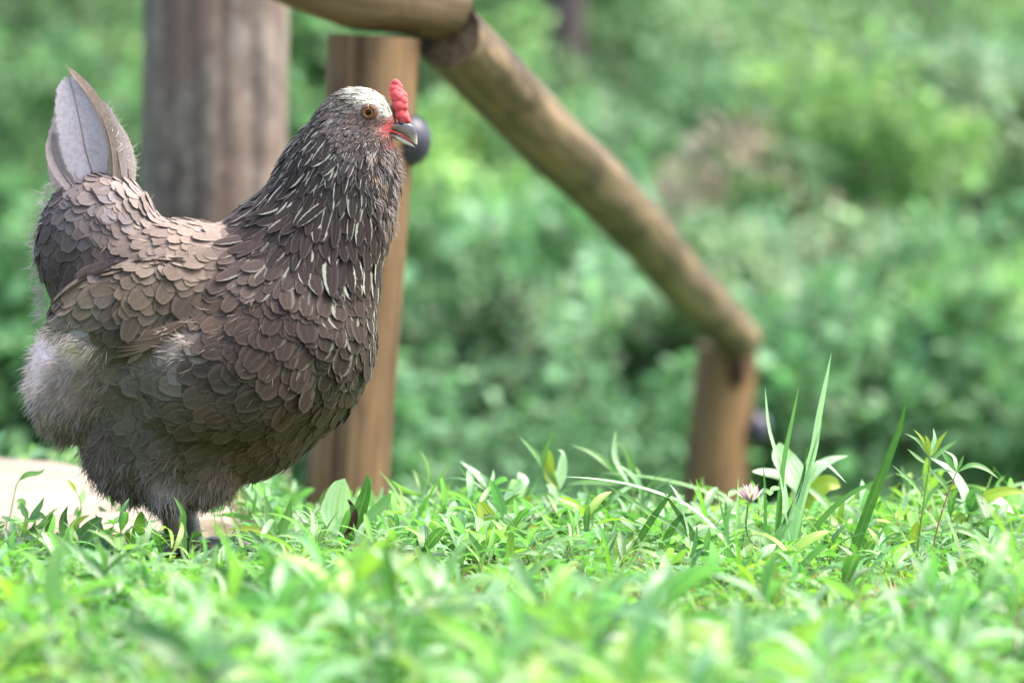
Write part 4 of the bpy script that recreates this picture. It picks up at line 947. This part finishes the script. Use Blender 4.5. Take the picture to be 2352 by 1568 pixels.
    # undergrowth on the slope behind the crest
    mb = MB(); n = 44000; y = 5.9 + 20 * rng.random(n) ** 1.5; x = (rng.random(n) - 0.5) * 2 * (0.15 * y + 0.9); k = ~in_poly(x, y, SLAB) & ~((y < 6.7) & (np.abs(x + 0.1) < 1) & (rng.random(n) < 0.6)); x, y = x[k], y[k]; n = len(x)
    g = 0.5 + 0.5 * np.sin(2.6 * x + 0.9 * y) * np.sin(1.7 * y - 2.1 * x)
    root = np.stack([x, y, ground_z(x, y) + (0.02 + 0.012 * (y - 6)).clip(0.01, 0.22) * rng.random(n) * (0.4 + g)], 1)
    T = norm(rng.standard_normal((n, 3)) + [0, -0.3, 0.3]); sz = (0.024 + 0.0045 * (y - 6)) * (0.7 + 0.6 * rng.random(n))
    lib = lin(np.array([(76, 116, 76), (92, 132, 80), (60, 98, 64), (108, 144, 84), (86, 126, 98)])); tint = 1.35 * lib[rng.integers(0, 5, n)] * (0.75 + 0.5 * g[:, None])
    cards(mb, root, T, np.tile([[0, -0.3, 1.]], (n, 1)) + 0.5 * rng.standard_normal((n, 3)), sz, sz * 0.55, [.1, .8, 1, .7, .05], 2, 0.2, -0.6, 0.2, tint)
    tag(mb.build('undergrowth', M_bush), 'blurred green undergrowth covering the slope behind the lawn', 'undergrowth', kind='stuff')
build_cover()

# ------------------------------------------------------------------ single plants that stand out of the cover
def foot_z(px, d):
    x = P(px, 1200, d)[0]; return np.array([x, d, float(ground_z(x, d))])
BL = [0.55, 0.8, 0.95, 1.0, 0.97, 0.9, 0.78, 0.6, 0.38, 0.0]
LF = [0.06, 0.45, 0.8, 0.98, 1.0, 0.93, 0.78, 0.55, 0.3, 0.0]
OV = [0.12, 0.4, 0.72, 0.92, 1.0, 1.0, 0.95, 0.82, 0.58, 0.0]
def wpx(d): return d / F
def plant(name, px, d, label, cat, stems=(), leaves=(), blades=(), mat=None, group=None):
    """stems: (pts, width px, colour); leaves: (pts, width px, colour, profile, face, part name)"""
    b = foot_z(px, d); t = thing(name, b, label, cat, group)
    for pts, wd, c in stems:
        mb = MB(); p_ = spline([P(q[0], q[1], d + (q[2] if len(q) > 2 else 0)) for q in pts], 16)
        tubes(mb, [p_], [np.linspace(wd * 0.5, wd * 0.32, 16) * wpx(d)], G(*c), 6); mb.build('stem', M_stem, t)
    for lf in leaves:
        pts, wd, c = lf[:3]; prof = lf[3] if len(lf) > 3 else LF; face = lf[4] if len(lf) > 4 else (0.1, -1, 0.5); nm = lf[5] if len(lf) > 5 else 'leaf'
        mb = MB(); pw = [P(q[0], q[1], d + (q[2] if len(q) > 2 else 0)) for q in pts]
        ribbon(mb, pw, wd * wpx(d), G(*c), n=18, nu=6, prof=prof, face=face, fold=0.3 if nm == 'blade' else 0.22, roll=lf[6] if len(lf) > 6 else 0.0)
        o = mb.build(nm, mat or (M_grass if nm == 'blade' else M_leaf), t)
    return t
def blade(pts, w_, c, face=(0.25, -1, 0.3), roll=0.0): return (pts, w_, c, BL, face, 'blade', roll)

LG, MG, DG, YG, PG = (110, 154, 96), (90, 136, 74), (60, 106, 46), (146, 162, 44), (180, 206, 178)  # PG has the sky's sheen in its colour, YG light shining through
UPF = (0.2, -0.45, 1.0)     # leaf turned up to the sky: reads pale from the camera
plant('grass_tuft', 1805, 5.0, 'tall upright grass tuft with long pale pointed blades right of the pink clover', 'grass tuft', leaves=[
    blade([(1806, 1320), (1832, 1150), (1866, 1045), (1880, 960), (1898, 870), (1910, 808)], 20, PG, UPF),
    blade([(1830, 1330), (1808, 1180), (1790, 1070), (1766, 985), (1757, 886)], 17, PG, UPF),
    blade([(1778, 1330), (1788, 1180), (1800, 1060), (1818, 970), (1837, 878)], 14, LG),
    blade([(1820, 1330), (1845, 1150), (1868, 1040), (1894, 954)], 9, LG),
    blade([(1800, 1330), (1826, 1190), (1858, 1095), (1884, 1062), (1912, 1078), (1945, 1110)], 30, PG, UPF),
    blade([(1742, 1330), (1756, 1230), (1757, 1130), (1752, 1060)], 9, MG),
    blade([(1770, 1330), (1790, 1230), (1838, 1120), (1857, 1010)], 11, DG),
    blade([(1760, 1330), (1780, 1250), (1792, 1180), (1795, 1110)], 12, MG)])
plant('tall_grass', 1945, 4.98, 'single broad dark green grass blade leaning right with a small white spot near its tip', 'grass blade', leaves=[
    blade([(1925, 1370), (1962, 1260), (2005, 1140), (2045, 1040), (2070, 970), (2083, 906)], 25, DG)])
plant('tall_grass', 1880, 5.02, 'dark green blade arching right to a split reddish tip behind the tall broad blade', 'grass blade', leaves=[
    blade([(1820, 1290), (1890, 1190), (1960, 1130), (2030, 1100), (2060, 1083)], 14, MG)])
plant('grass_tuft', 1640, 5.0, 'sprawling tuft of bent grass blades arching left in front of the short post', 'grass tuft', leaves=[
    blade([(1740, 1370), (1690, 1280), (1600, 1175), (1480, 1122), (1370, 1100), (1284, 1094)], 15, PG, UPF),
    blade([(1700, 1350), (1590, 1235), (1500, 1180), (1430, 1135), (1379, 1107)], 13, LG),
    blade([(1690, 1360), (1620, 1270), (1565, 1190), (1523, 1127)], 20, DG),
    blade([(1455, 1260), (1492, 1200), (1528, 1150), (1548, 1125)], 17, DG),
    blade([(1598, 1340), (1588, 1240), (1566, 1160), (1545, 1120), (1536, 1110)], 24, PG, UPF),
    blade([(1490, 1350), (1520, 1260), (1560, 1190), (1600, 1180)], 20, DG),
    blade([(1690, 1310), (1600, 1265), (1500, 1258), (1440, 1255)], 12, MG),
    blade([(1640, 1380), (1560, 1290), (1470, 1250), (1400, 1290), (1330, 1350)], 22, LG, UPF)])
plant('tall_grass', 1700, 5.42, 'long pale arching grass blade, slightly blurred, crossing in front of the short post base', 'grass blade', leaves=[
    blade([(1790, 1270), (1700, 1180), (1620, 1130), (1500, 1098), (1375, 1085)], 18, LG, UPF)])
plant('tall_grass', 1730, 4.97, 'thin upright grass blade between the clover flower and the sprawling tuft', 'grass blade', leaves=[
    blade([(1690, 1330), (1668, 1220), (1655, 1160), (1640, 1120)], 8, LG)])

def build_clover():
    d = 4.96; b = foot_z(1850, d); t = thing('clover_flower', b, 'single pale pink clover flower on a curved thin stem', 'flower')
    mb = MB(); p_ = spline([P(x, y, d) for x, y in ((1862, 1300), (1830, 1280), (1770, 1266), (1728, 1245), (1714, 1210), (1718, 1160))], 30)
    tubes(mb, [p_], [np.full(30, 2.2 * wpx(d))], G(96, 128, 64), 7); mb.build('stem', M_stem, t)
    mb = MB(); c = P(1724, 1150, d); n = 46
    u = rng.random(n); az = np.arange(n) * 2.4; el = 0.25 + 1.25 * u
    dr = np.stack([np.cos(az) * np.cos(el), np.sin(az) * np.cos(el), np.sin(el)], 1)
    tint = G(232, 216, 232)[None] * (1 - 0.0 * u[:, None]); tint = np.where(rng.random((n, 1)) < 0.5, G(206, 146, 212), G(226, 212, 234))
    cards(mb, c + dr * [0.0018, 0.0018, 0.0012], dr * [1, 1, 1.3] + [0, 0, 0.55], np.cross(dr, rng.standard_normal((n, 3))), (30 + 12 * rng.random(n)) * wpx(d), 7.5 * wpx(d), [.5, .8, 1, .9, .6, .1], 2, 0.15, -0.1, 0.6, tint)
    mb.build('flower_head', M_petal, t)
    mb = MB(); n = 10; az = np.arange(n) * 0.63; dr = np.stack([np.cos(az), np.sin(az), 0.4 * np.ones(n)], 1)
    cards(mb, np.tile(c, (n, 1)) - [0, 0, 0.001], dr, np.tile([[0, 0, -1.]], (n, 1)), 10 * wpx(d), 4 * wpx(d), [1, .8, .1], 1, 0.1, -0.6, 0, G(88, 110, 60)); mb.build('calyx', M_leaf, t)
    for (x, y, az0) in ((1690, 1128, 0), (1716, 1205, 1), (1742, 1232, 2), (1768, 1126, .5)):
        mb = MB(); c2 = P(x, y, d + 0.01); az = az0 + np.arange(3) * 2.1; T = np.stack([np.cos(az), np.sin(az) * .6, 0.3 * np.sin(az + 1)], 1)
        cards(mb, np.tile(c2, (3, 1)), T, np.tile([[0, -.7, 1.]], (3, 1)), 26 * wpx(d), 17 * wpx(d), [.1, .7, 1, 1, .8, .2], 2, 0.1, -0.4, 0.2, G(*LG)); mb.build('leaf', M_leaf, t)
build_clover()

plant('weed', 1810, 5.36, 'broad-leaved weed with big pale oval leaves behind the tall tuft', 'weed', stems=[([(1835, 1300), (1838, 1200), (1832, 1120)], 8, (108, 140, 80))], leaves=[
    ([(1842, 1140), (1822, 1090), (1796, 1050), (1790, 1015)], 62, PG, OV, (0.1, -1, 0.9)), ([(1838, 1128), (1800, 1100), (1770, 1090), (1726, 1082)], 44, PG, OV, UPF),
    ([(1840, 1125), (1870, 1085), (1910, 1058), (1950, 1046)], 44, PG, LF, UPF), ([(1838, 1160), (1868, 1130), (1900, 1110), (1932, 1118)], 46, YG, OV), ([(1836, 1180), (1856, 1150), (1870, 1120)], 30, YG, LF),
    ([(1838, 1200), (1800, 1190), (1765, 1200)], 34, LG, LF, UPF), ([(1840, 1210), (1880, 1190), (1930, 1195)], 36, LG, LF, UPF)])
plant('weed', 2110, 5.0, 'slim upright weed with a star of narrow light leaves at its top', 'weed', stems=[([(2104, 1300), (2118, 1180), (2128, 1110), (2138, 1050)], 5.5, (112, 148, 70))], leaves=[
    ([(2136, 1050), (2120, 1010), (2098, 985), (2079, 998)][:3], 9, YG), ([(2136, 1050), (2112, 1015), (2090, 1000), (2078, 996)], 9, LG), ([(2136, 1048), (2132, 1015), (2124, 998)], 11, YG), ([(2138, 1046), (2146, 1010), (2144, 982)], 12, PG, LF, UPF),
    ([(2140, 1048), (2156, 1015), (2176, 989)], 11, YG), ([(2140, 1054), (2170, 1030), (2200, 1010)], 11, LG), ([(2142, 1058), (2160, 1040), (2190, 1018)], 9, PG, LF, UPF), ([(2130, 1066), (2108, 1050), (2084, 1030)], 9, LG),
    ([(2130, 1070), (2150, 1090), (2175, 1120), (2190, 1160)], 14, MG), ([(2122, 1140), (2100, 1110), (2070, 1085), (2048, 1066)], 8, MG), ([(2118, 1180), (2140, 1130), (2180, 1105), (2200, 1100)], 9, LG), ([(2108, 1260), (2100, 1230), (2108, 1195)], 22, YG, OV)])
plant('weed', 2140, 4.98, 'leaning weed with a reddish stem and drooping leaves next to the star-topped weed', 'weed', stems=[([(2132, 1320), (2150, 1225), (2172, 1150), (2197, 1082)], 5, (150, 104, 74))], leaves=[
    ([(2196, 1084), (2180, 1060), (2160, 1030)], 14, LG), ([(2198, 1082), (2190, 1050), (2168, 1034)], 13, PG, LF, UPF), ([(2198, 1084), (2230, 1068), (2262, 1075), (2296, 1100)], 13, LG), ([(2198, 1082), (2208, 1060), (2214, 1044)], 8, MG),
    ([(2196, 1086), (2160, 1078), (2130, 1088), (2104, 1104)], 7, LG), ([(2150, 1225), (2200, 1215), (2250, 1235), (2290, 1262)], 16, MG)])
plant('weed', 2230, 5.2, 'broad-leaved weed at the right with a yellow-green arching leaf and a large pale one', 'weed', stems=[([(2225, 1320), (2222, 1240), (2224, 1180)], 7, (120, 128, 76))], leaves=[
    ([(2224, 1186), (2212, 1130), (2180, 1080), (2132, 1048)], 38, PG, LF, UPF), ([(2226, 1180), (2262, 1145), (2310, 1128), (2370, 1130)], 28, YG, LF), ([(2228, 1176), (2240, 1140), (2250, 1120)], 40, MG, OV),
    ([(2222, 1190), (2205, 1190), (2214, 1220)], 34, YG, OV), ([(2230, 1190), (2280, 1150), (2330, 1180)], 44, PG, OV, UPF)])
plant('weed', 1285, 5.42, 'upright weed with folded leaves, nearer the tall post of the two blurred ones', 'weed', stems=[([(1300, 1290), (1290, 1190), (1282, 1120)], 6, (120, 150, 84))], leaves=[
    ([(1280, 1126), (1250, 1070), (1218, 1028), (1190, 1000)], 15, LG), ([(1282, 1120), (1250, 1060), (1262, 1010), (1268, 992)], 14, MG), ([(1284, 1122), (1262, 1090), (1264, 1050), (1258, 1030)], 26, YG, LF), ([(1286, 1124), (1290, 1080), (1292, 1040), (1280, 1032)], 24, PG, LF, UPF),
    ([(1290, 1150), (1250, 1140), (1210, 1150)], 20, LG)])
tag(bpy.data.objects[[o.name for o in SC.objects if o.name.startswith('weed')][-1]])
plant('weed', 1455, 5.5, 'blurred upright weed with one leaf stretched out left, nearer the short post', 'weed', stems=[([(1475, 1290), (1465, 1180), (1450, 1120)], 6, (128, 132, 90))], leaves=[
    ([(1450, 1126), (1410, 1080), (1360, 1040), (1308, 1020)], 15, LG), ([(1450, 1122), (1415, 1060), (1412, 1010), (1416, 985)], 17, PG, LF, UPF), ([(1452, 1120), (1450, 1070), (1434, 1030), (1410, 1008)], 17, MG), ([(1456, 1130), (1466, 1090), (1456, 1070)], 18, LG, LF, UPF),
    ([(1450, 1110), (1410, 1108), (1360, 1105), (1300, 1112)], 18, LG)])
plant('weed', 1100, 5.38, 'weed with a long pale leaf pointing up left and a round one beside it', 'weed', stems=[([(1160, 1260), (1150, 1170)], 6, (116, 150, 84))], leaves=[
    ([(1150, 1150), (1118, 1116), (1090, 1086), (1056, 1058)], 30, PG, LF, UPF), ([(1152, 1150), (1180, 1130), (1196, 1104), (1190, 1084)], 44, PG, OV, UPF), ([(1150, 1160), (1180, 1170), (1210, 1155), (1214, 1136)], 34, YG, OV),
    ([(1148, 1165), (1110, 1150), (1060, 1160)], 26, LG, LF, UPF), ([(1152, 1160), (1200, 1150), (1270, 1150), (1310, 1156)], 20, LG)])
plant('weed', 790, 5.1, 'rosette with a pale crinkled round leaf and a dark leaf below the tall post', 'weed', leaves=[
    ([(780, 1230), (772, 1180), (780, 1130), (792, 1098)], 62, PG, OV, (0.1, -1, 0.8)), ([(800, 1240), (824, 1180), (840, 1130), (844, 1086)], 34, DG, BL), ([(770, 1230), (752, 1190), (748, 1140)], 34, PG, OV, UPF), ([(810, 1240), (840, 1200), (880, 1160), (900, 1130)], 40, LG, OV, UPF)])
plant('weed', 845, 4.9, 'plantain with one upright oval grey-green leaf in front of the rosette', 'plantain', leaves=[([(852, 1340), (850, 1300), (848, 1260), (846, 1218)], 52, (120, 160, 110), OV, (0.1, -1, 0.5)), ([(858, 1345), (900, 1300), (935, 1250), (955, 1215)], 22, LG)])
plant('weed', 1110, 5.05, 'weed with an upright lime-yellow oval leaf', 'weed', leaves=[([(1132, 1240), (1128, 1205), (1112, 1175), (1100, 1150)], 40, YG, OV, (0.3, -1, 0.1)), ([(1130, 1250), (1160, 1220), (1200, 1208), (1250, 1212)], 26, YG, LF), ([(1128, 1250), (1136, 1230), (1140, 1265)], 22, YG, LF)])
plant('tall_grass', 420, 4.86, 'broad grass blade rising in front of the hen leg', 'grass blade', leaves=[blade([(424, 1270), (419, 1215), (420, 1178), (406, 1150), (398, 1140)], 17, MG)])
plant('weed', 640, 4.92, 'upright weed with two pointed leaves and an orange-tipped dying leaf on a dark stem', 'weed', stems=[([(646, 1330), (642, 1280), (636, 1236)], 4.5, (104, 72, 50))], leaves=[
    ([(636, 1238), (622, 1200), (614, 1160), (606, 1134)], 22, LG, LF), ([(640, 1240), (650, 1210), (662, 1180), (668, 1145)], 24, MG, LF), ([(636, 1236), (600, 1218), (560, 1214), (520, 1216)], 16, YG), ([(648, 1290), (600, 1282), (560, 1278), (520, 1292)], 30, LG, LF, UPF)])
plant('weed', 660, 4.9, 'withering upright leaf with orange-yellow patches', 'leaf', leaves=[([(662, 1300), (656, 1270), (648, 1245), (640, 1232)], 20, (196, 132, 40), LF)])
plant('weed', 160, 4.92, 'seedling with three dark green pointed leaves at the left edge of the stone', 'weed', stems=[([(176, 1330), (172, 1280), (170, 1255)], 5, (100, 130, 64))], leaves=[
    ([(170, 1262), (150, 1230), (146, 1190), (156, 1160)], 24, DG, LF), ([(172, 1262), (190, 1230), (220, 1200), (236, 1188)], 32, DG, OV), ([(170, 1250), (168, 1210), (190, 1190), (208, 1182)], 18, YG, LF), ([(168, 1262), (130, 1240), (90, 1240)], 20, MG, LF, UPF)])
plant('weed', 55, 4.95, 'small seedling with three spread leaves in front of the pale stone at far left', 'weed', stems=[([(52, 1290), (58, 1230), (66, 1190)], 4, (140, 150, 100))], leaves=[
    ([(64, 1192), (54, 1170), (46, 1152)], 16, LG), ([(66, 1192), (88, 1168), (102, 1140)], 14, LG), ([(66, 1194), (90, 1182), (110, 1196)], 16, MG)])
plant('weed', 30, 5.2, 'thin bent seedling stem with one drooping leaf against the pale stone', 'weed', stems=[([(18, 1215), (32, 1140), (42, 1105), (62, 1094)], 4, (110, 150, 70))], leaves=[
    ([(42, 1104), (62, 1090), (90, 1086), (104, 1074)], 14, MG), ([(36, 1150), (50, 1156), (40, 1170)], 22, LG)])
plant('weed', 190, 5.25, 'pale blurred seedling with upright leaf against the pale stone', 'weed', stems=[([(184, 1230), (186, 1160), (176, 1128)], 4, (140, 170, 90))], leaves=[
    ([(176, 1130), (164, 1112), (152, 1100)], 10, YG), ([(186, 1160), (192, 1130), (186, 1104)], 15, PG, LF, UPF), ([(184, 1200), (176, 1180), (180, 1160)], 14, LG)])
plant('weed', 265, 5.3, 'leafy seedling with pale oval leaves next to the hen fluff on the stone', 'weed', stems=[([(262, 1250), (266, 1180), (262, 1130)], 5, (140, 170, 90))], leaves=[
    ([(264, 1165), (252, 1140), (262, 1100)], 24, LG, LF, UPF), ([(264, 1180), (290, 1160), (318, 1140)], 18, LG, LF), ([(262, 1200), (240, 1180), (226, 1160)], 20, DG, LF), ([(264, 1210), (300, 1195), (330, 1210)], 22, MG, LF)])
plant('weed', 215, 4.94, 'stiff narrow pale leaf standing upright before the stone', 'weed', leaves=[([(232, 1300), (226, 1260), (216, 1225), (213, 1205)], 22, LG, LF, UPF)])

# far-forward, strongly blurred leaves
plant('weed', 690, 4.30, 'large blurred pointed leaf standing in the near foreground below the hen', 'leaf', stems=[([(640, 1500), (655, 1460), (665, 1420)], 8, (110, 150, 80))], leaves=[([(662, 1440), (675, 1380), (712, 1320), (752, 1278)], 92, LG, LF, (0.2, -1, 0.7))])
plant('weed', 1130, 4.38, 'blurred pale spoon-shaped leaf in the foreground left of centre', 'leaf', leaves=[([(1100, 1440), (1120, 1390), (1150, 1345), (1172, 1312)], 46, PG, [.15, .2, .35, .6, .85, 1, 1, .9, .6, 0], UPF), ([(1060, 1400), (1040, 1340), (990, 1325), (920, 1318)], 22, YG, LF), ([(1105, 1470), (1150, 1420), (1220, 1412), (1290, 1446)], 34, PG, LF, UPF)])
plant('weed', 720, 4.32, 'blurred yellow-green leaf lying low in the foreground', 'leaf', leaves=[([(690, 1470), (720, 1430), (770, 1420), (820, 1440)], 44, YG, OV), ([(770, 1440), (790, 1390), (830, 1345), (880, 1340)], 24, YG, LF), ([(830, 1360), (870, 1330), (920, 1330)], 40, YG, LF)])
plant('tall_grass', 1500, 4.75, 'long flat grass blade lying sideways across the short turf', 'grass blade', leaves=[blade([(1470, 1368), (1380, 1348), (1240, 1338), (1120, 1336)], 15, LG, UPF)])
plant('tall_grass', 1880, 4.65, 'broad dark blade bending to the right over the lower turf', 'grass blade', leaves=[blade([(1770, 1320), (1820, 1322), (1880, 1345), (1950, 1392)], 26, MG, UPF)])
plant('weed', 1830, 4.45, 'blurred pale two-leaved weed at the lower right', 'weed', leaves=[([(1860, 1470), (1850, 1430), (1820, 1400), (1790, 1388)], 34, PG, LF, UPF), ([(1862, 1470), (1880, 1420), (1930, 1395), (1990, 1410)], 40, LG, OV, UPF), ([(1890, 1440), (1900, 1410), (1930, 1420)], 44, YG, OV)])
plant('tall_grass', 370, 4.82, 'thick stiff grass blade slanting down to the right below the hen leg', 'grass blade', leaves=[blade([(405, 1345), (375, 1310), (345, 1275), (318, 1232)], 18, MG)])
plant('tall_grass', 300, 4.55, 'long blurred pale blade arching over the weeds at lower left', 'grass blade', leaves=[blade([(590, 1345), (500, 1315), (400, 1300), (290, 1300), (190, 1325)], 20, LG, UPF)])

def dead():
    d = 5.05; t = thing('dead_leaf', foot_z(800, d), 'curled brown dead leaf hanging on the rosette at the tall post', 'dead leaf')
    mb = MB(); pw = [P(x, y, d + dz) for x, y, dz in ((790, 1222, 0), (808, 1208, -.01), (820, 1180, -.015), (812, 1156, -.01), (800, 1150, 0))]
    ribbon(mb, pw, 30 * wpx(d), G(126, 94, 80), n=26, nu=6, prof=[.3, .5, .45, .8, 1, .9, .8, .5, .2], face=(0.5, -1, 0.2), fold=0.8, roll=2.2); mb.build('curled_blade', M_dead, t)
    mb = MB(); p_ = spline([P(802, 1300, d), P(798, 1250, d), P(790, 1222, d)], 8); tubes(mb, [p_], [np.full(8, 2.2 * wpx(d))], G(96, 66, 48), 6); mb.build('stem', M_stem, t)
dead()

# ------------------------------------------------------------------ shrubs of the wood edge
def shrub(px, py, d, rx, rz, cols, label, n=1500, leaf=0.06, cat='shrub', seed=0, gaps=0.5, bare=False):
    c = P(px, py, d); r = np.random.default_rng(seed + 100)
    gz = float(ground_z(c[0], d)); t = thing('shrub', (c[0], d, gz), label, cat, 'shrubs of the wood edge')
    # clumps of leaves through the crown's volume
    k = 26; cc = r.standard_normal((k, 3)); cc = norm(cc) * (r.random((k, 1)) ** 0.45) * [rx, rx * 0.7, rz]
    cr = (0.16 + 0.2 * r.random(k)) * (rx + rz) / 2
    ci = r.integers(0, k, n); off = norm(r.standard_normal((n, 3))) * (r.random((n, 1)) ** 0.4) * cr[ci][:, None]
    root = c + cc[ci] + off
    root[:, 2] = np.maximum(root[:, 2], ground_z(root[:, 0], root[:, 1]) + 0.01)
    T = norm(norm(off) + 0.7 * r.standard_normal((n, 3)) + [0, 0, 0.1]); N = norm(r.standard_normal((n, 3)) * 0.6 + [0, -0.2, 1])
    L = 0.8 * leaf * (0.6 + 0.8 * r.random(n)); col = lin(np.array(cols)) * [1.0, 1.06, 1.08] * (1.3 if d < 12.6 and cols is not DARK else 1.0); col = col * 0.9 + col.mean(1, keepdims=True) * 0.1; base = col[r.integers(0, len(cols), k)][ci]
    tint = base * np.exp(0.32 * r.standard_normal((n, 1)))
    mb = MB(); cards(mb, root, T, N, L, L * 0.5, [.1, .75, 1, .7, .05], 2, 0.1, -0.5, 0.2, tint); mb.build('foliage', M_bush, t)
    ns = 9; b0 = np.array([c[0], d, gz]); P_ = []
    for i in range(ns):
        e = c + cc[i]; m1 = b0 * 0.55 + e * 0.45 + r.standard_normal(3) * 0.04; P_.append(spline([b0 + r.standard_normal(3) * [.06, .06, 0], m1, e], 8))
    mb = MB(); tubes(mb, P_, [np.linspace(0.012, 0.004, 8)] * ns, G(96, 78, 62), 6); mb.build('stems', M_stem, t)
LIME = [(126, 160, 88), (112, 150, 88), (100, 140, 86)]; MID = [(84, 126, 82), (94, 134, 90), (76, 114, 80)]; COOL = [(88, 128, 92), (100, 138, 102), (80, 120, 84)]  # leaf colours with light put in: LIME as lit, COOL as bluish shade
DARK = [(44, 76, 50), (52, 86, 56), (38, 68, 46)]; PINK = [(156, 132, 126), (140, 122, 114), (110, 134, 98)]; PALE = [(116, 146, 108), (106, 140, 112), (130, 146, 116)]  # DARK paints the shaded holes of the thicket as leaf colour
SH = [
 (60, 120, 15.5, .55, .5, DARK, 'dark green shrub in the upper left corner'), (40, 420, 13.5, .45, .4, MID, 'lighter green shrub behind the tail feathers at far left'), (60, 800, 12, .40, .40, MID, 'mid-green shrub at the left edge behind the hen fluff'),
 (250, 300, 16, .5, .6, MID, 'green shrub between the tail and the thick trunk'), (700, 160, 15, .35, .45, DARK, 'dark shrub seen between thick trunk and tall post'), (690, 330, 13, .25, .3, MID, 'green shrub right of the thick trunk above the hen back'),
 (1010, 620, 12.5, .33, .32, LIME, 'bright yellow-green shrub just right of the tall post'), (1180, 330, 15, .35, .3, LIME, 'shrub with sunlit tone put into its leaf colour under the slanting rail near its top'), (1130, 800, 12.2, .42, .34, COOL, 'bluish-green shrub right of the tall post at mid height'),
 (1060, 960, 11.6, .36, .26, DARK, 'shrub coloured dark for a shaded hollow low beside the tall post'), (1330, 900, 11.8, .42, .30, PALE, 'pale grey-green shrub below the middle of the slanting rail'), (1300, 560, 14, .40, .36, MID, 'mid-green shrub below the slanting rail'),
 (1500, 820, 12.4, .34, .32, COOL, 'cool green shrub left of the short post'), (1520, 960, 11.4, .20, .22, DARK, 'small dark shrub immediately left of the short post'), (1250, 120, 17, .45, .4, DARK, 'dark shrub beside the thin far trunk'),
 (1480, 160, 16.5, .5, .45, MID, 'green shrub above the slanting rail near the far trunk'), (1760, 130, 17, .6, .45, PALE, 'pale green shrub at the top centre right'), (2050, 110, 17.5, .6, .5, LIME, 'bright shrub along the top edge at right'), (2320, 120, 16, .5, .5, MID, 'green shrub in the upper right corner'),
 (1620, 420, 14.6, .45, .35, COOL, 'cool green shrub right of the slanting rail'), (1900, 320, 15.5, .45, .26, DARK, 'shrub with shade put into its dark green between lighter ones at upper right'), (1760, 560, 13.4, .34, .34, PINK, 'shrub with dead pinkish-brown twigs in the middle of the thicket'),
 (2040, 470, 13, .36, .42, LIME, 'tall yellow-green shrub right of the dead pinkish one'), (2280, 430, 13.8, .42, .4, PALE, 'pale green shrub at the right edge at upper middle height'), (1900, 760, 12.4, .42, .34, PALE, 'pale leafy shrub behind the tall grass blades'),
 (2160, 760, 12.2, .42, .34, MID, 'mid-green shrub low at the right'), (2310, 650, 12.6, .26, .22, DARK, 'shrub with shade put into its dark leaf colour near the right edge'), (2330, 880, 11.6, .36, .3, LIME, 'bright green shrub low at the right edge'), (1780, 960, 11.6, .40, .26, COOL, 'cool green shrub right of the short post'),
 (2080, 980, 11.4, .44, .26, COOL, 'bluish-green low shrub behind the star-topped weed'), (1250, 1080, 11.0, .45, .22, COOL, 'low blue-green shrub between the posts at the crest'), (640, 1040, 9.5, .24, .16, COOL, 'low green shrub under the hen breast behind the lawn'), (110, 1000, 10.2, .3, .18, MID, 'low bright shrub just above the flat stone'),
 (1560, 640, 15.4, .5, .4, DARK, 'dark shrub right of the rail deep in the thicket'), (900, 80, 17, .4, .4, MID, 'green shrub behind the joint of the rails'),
]
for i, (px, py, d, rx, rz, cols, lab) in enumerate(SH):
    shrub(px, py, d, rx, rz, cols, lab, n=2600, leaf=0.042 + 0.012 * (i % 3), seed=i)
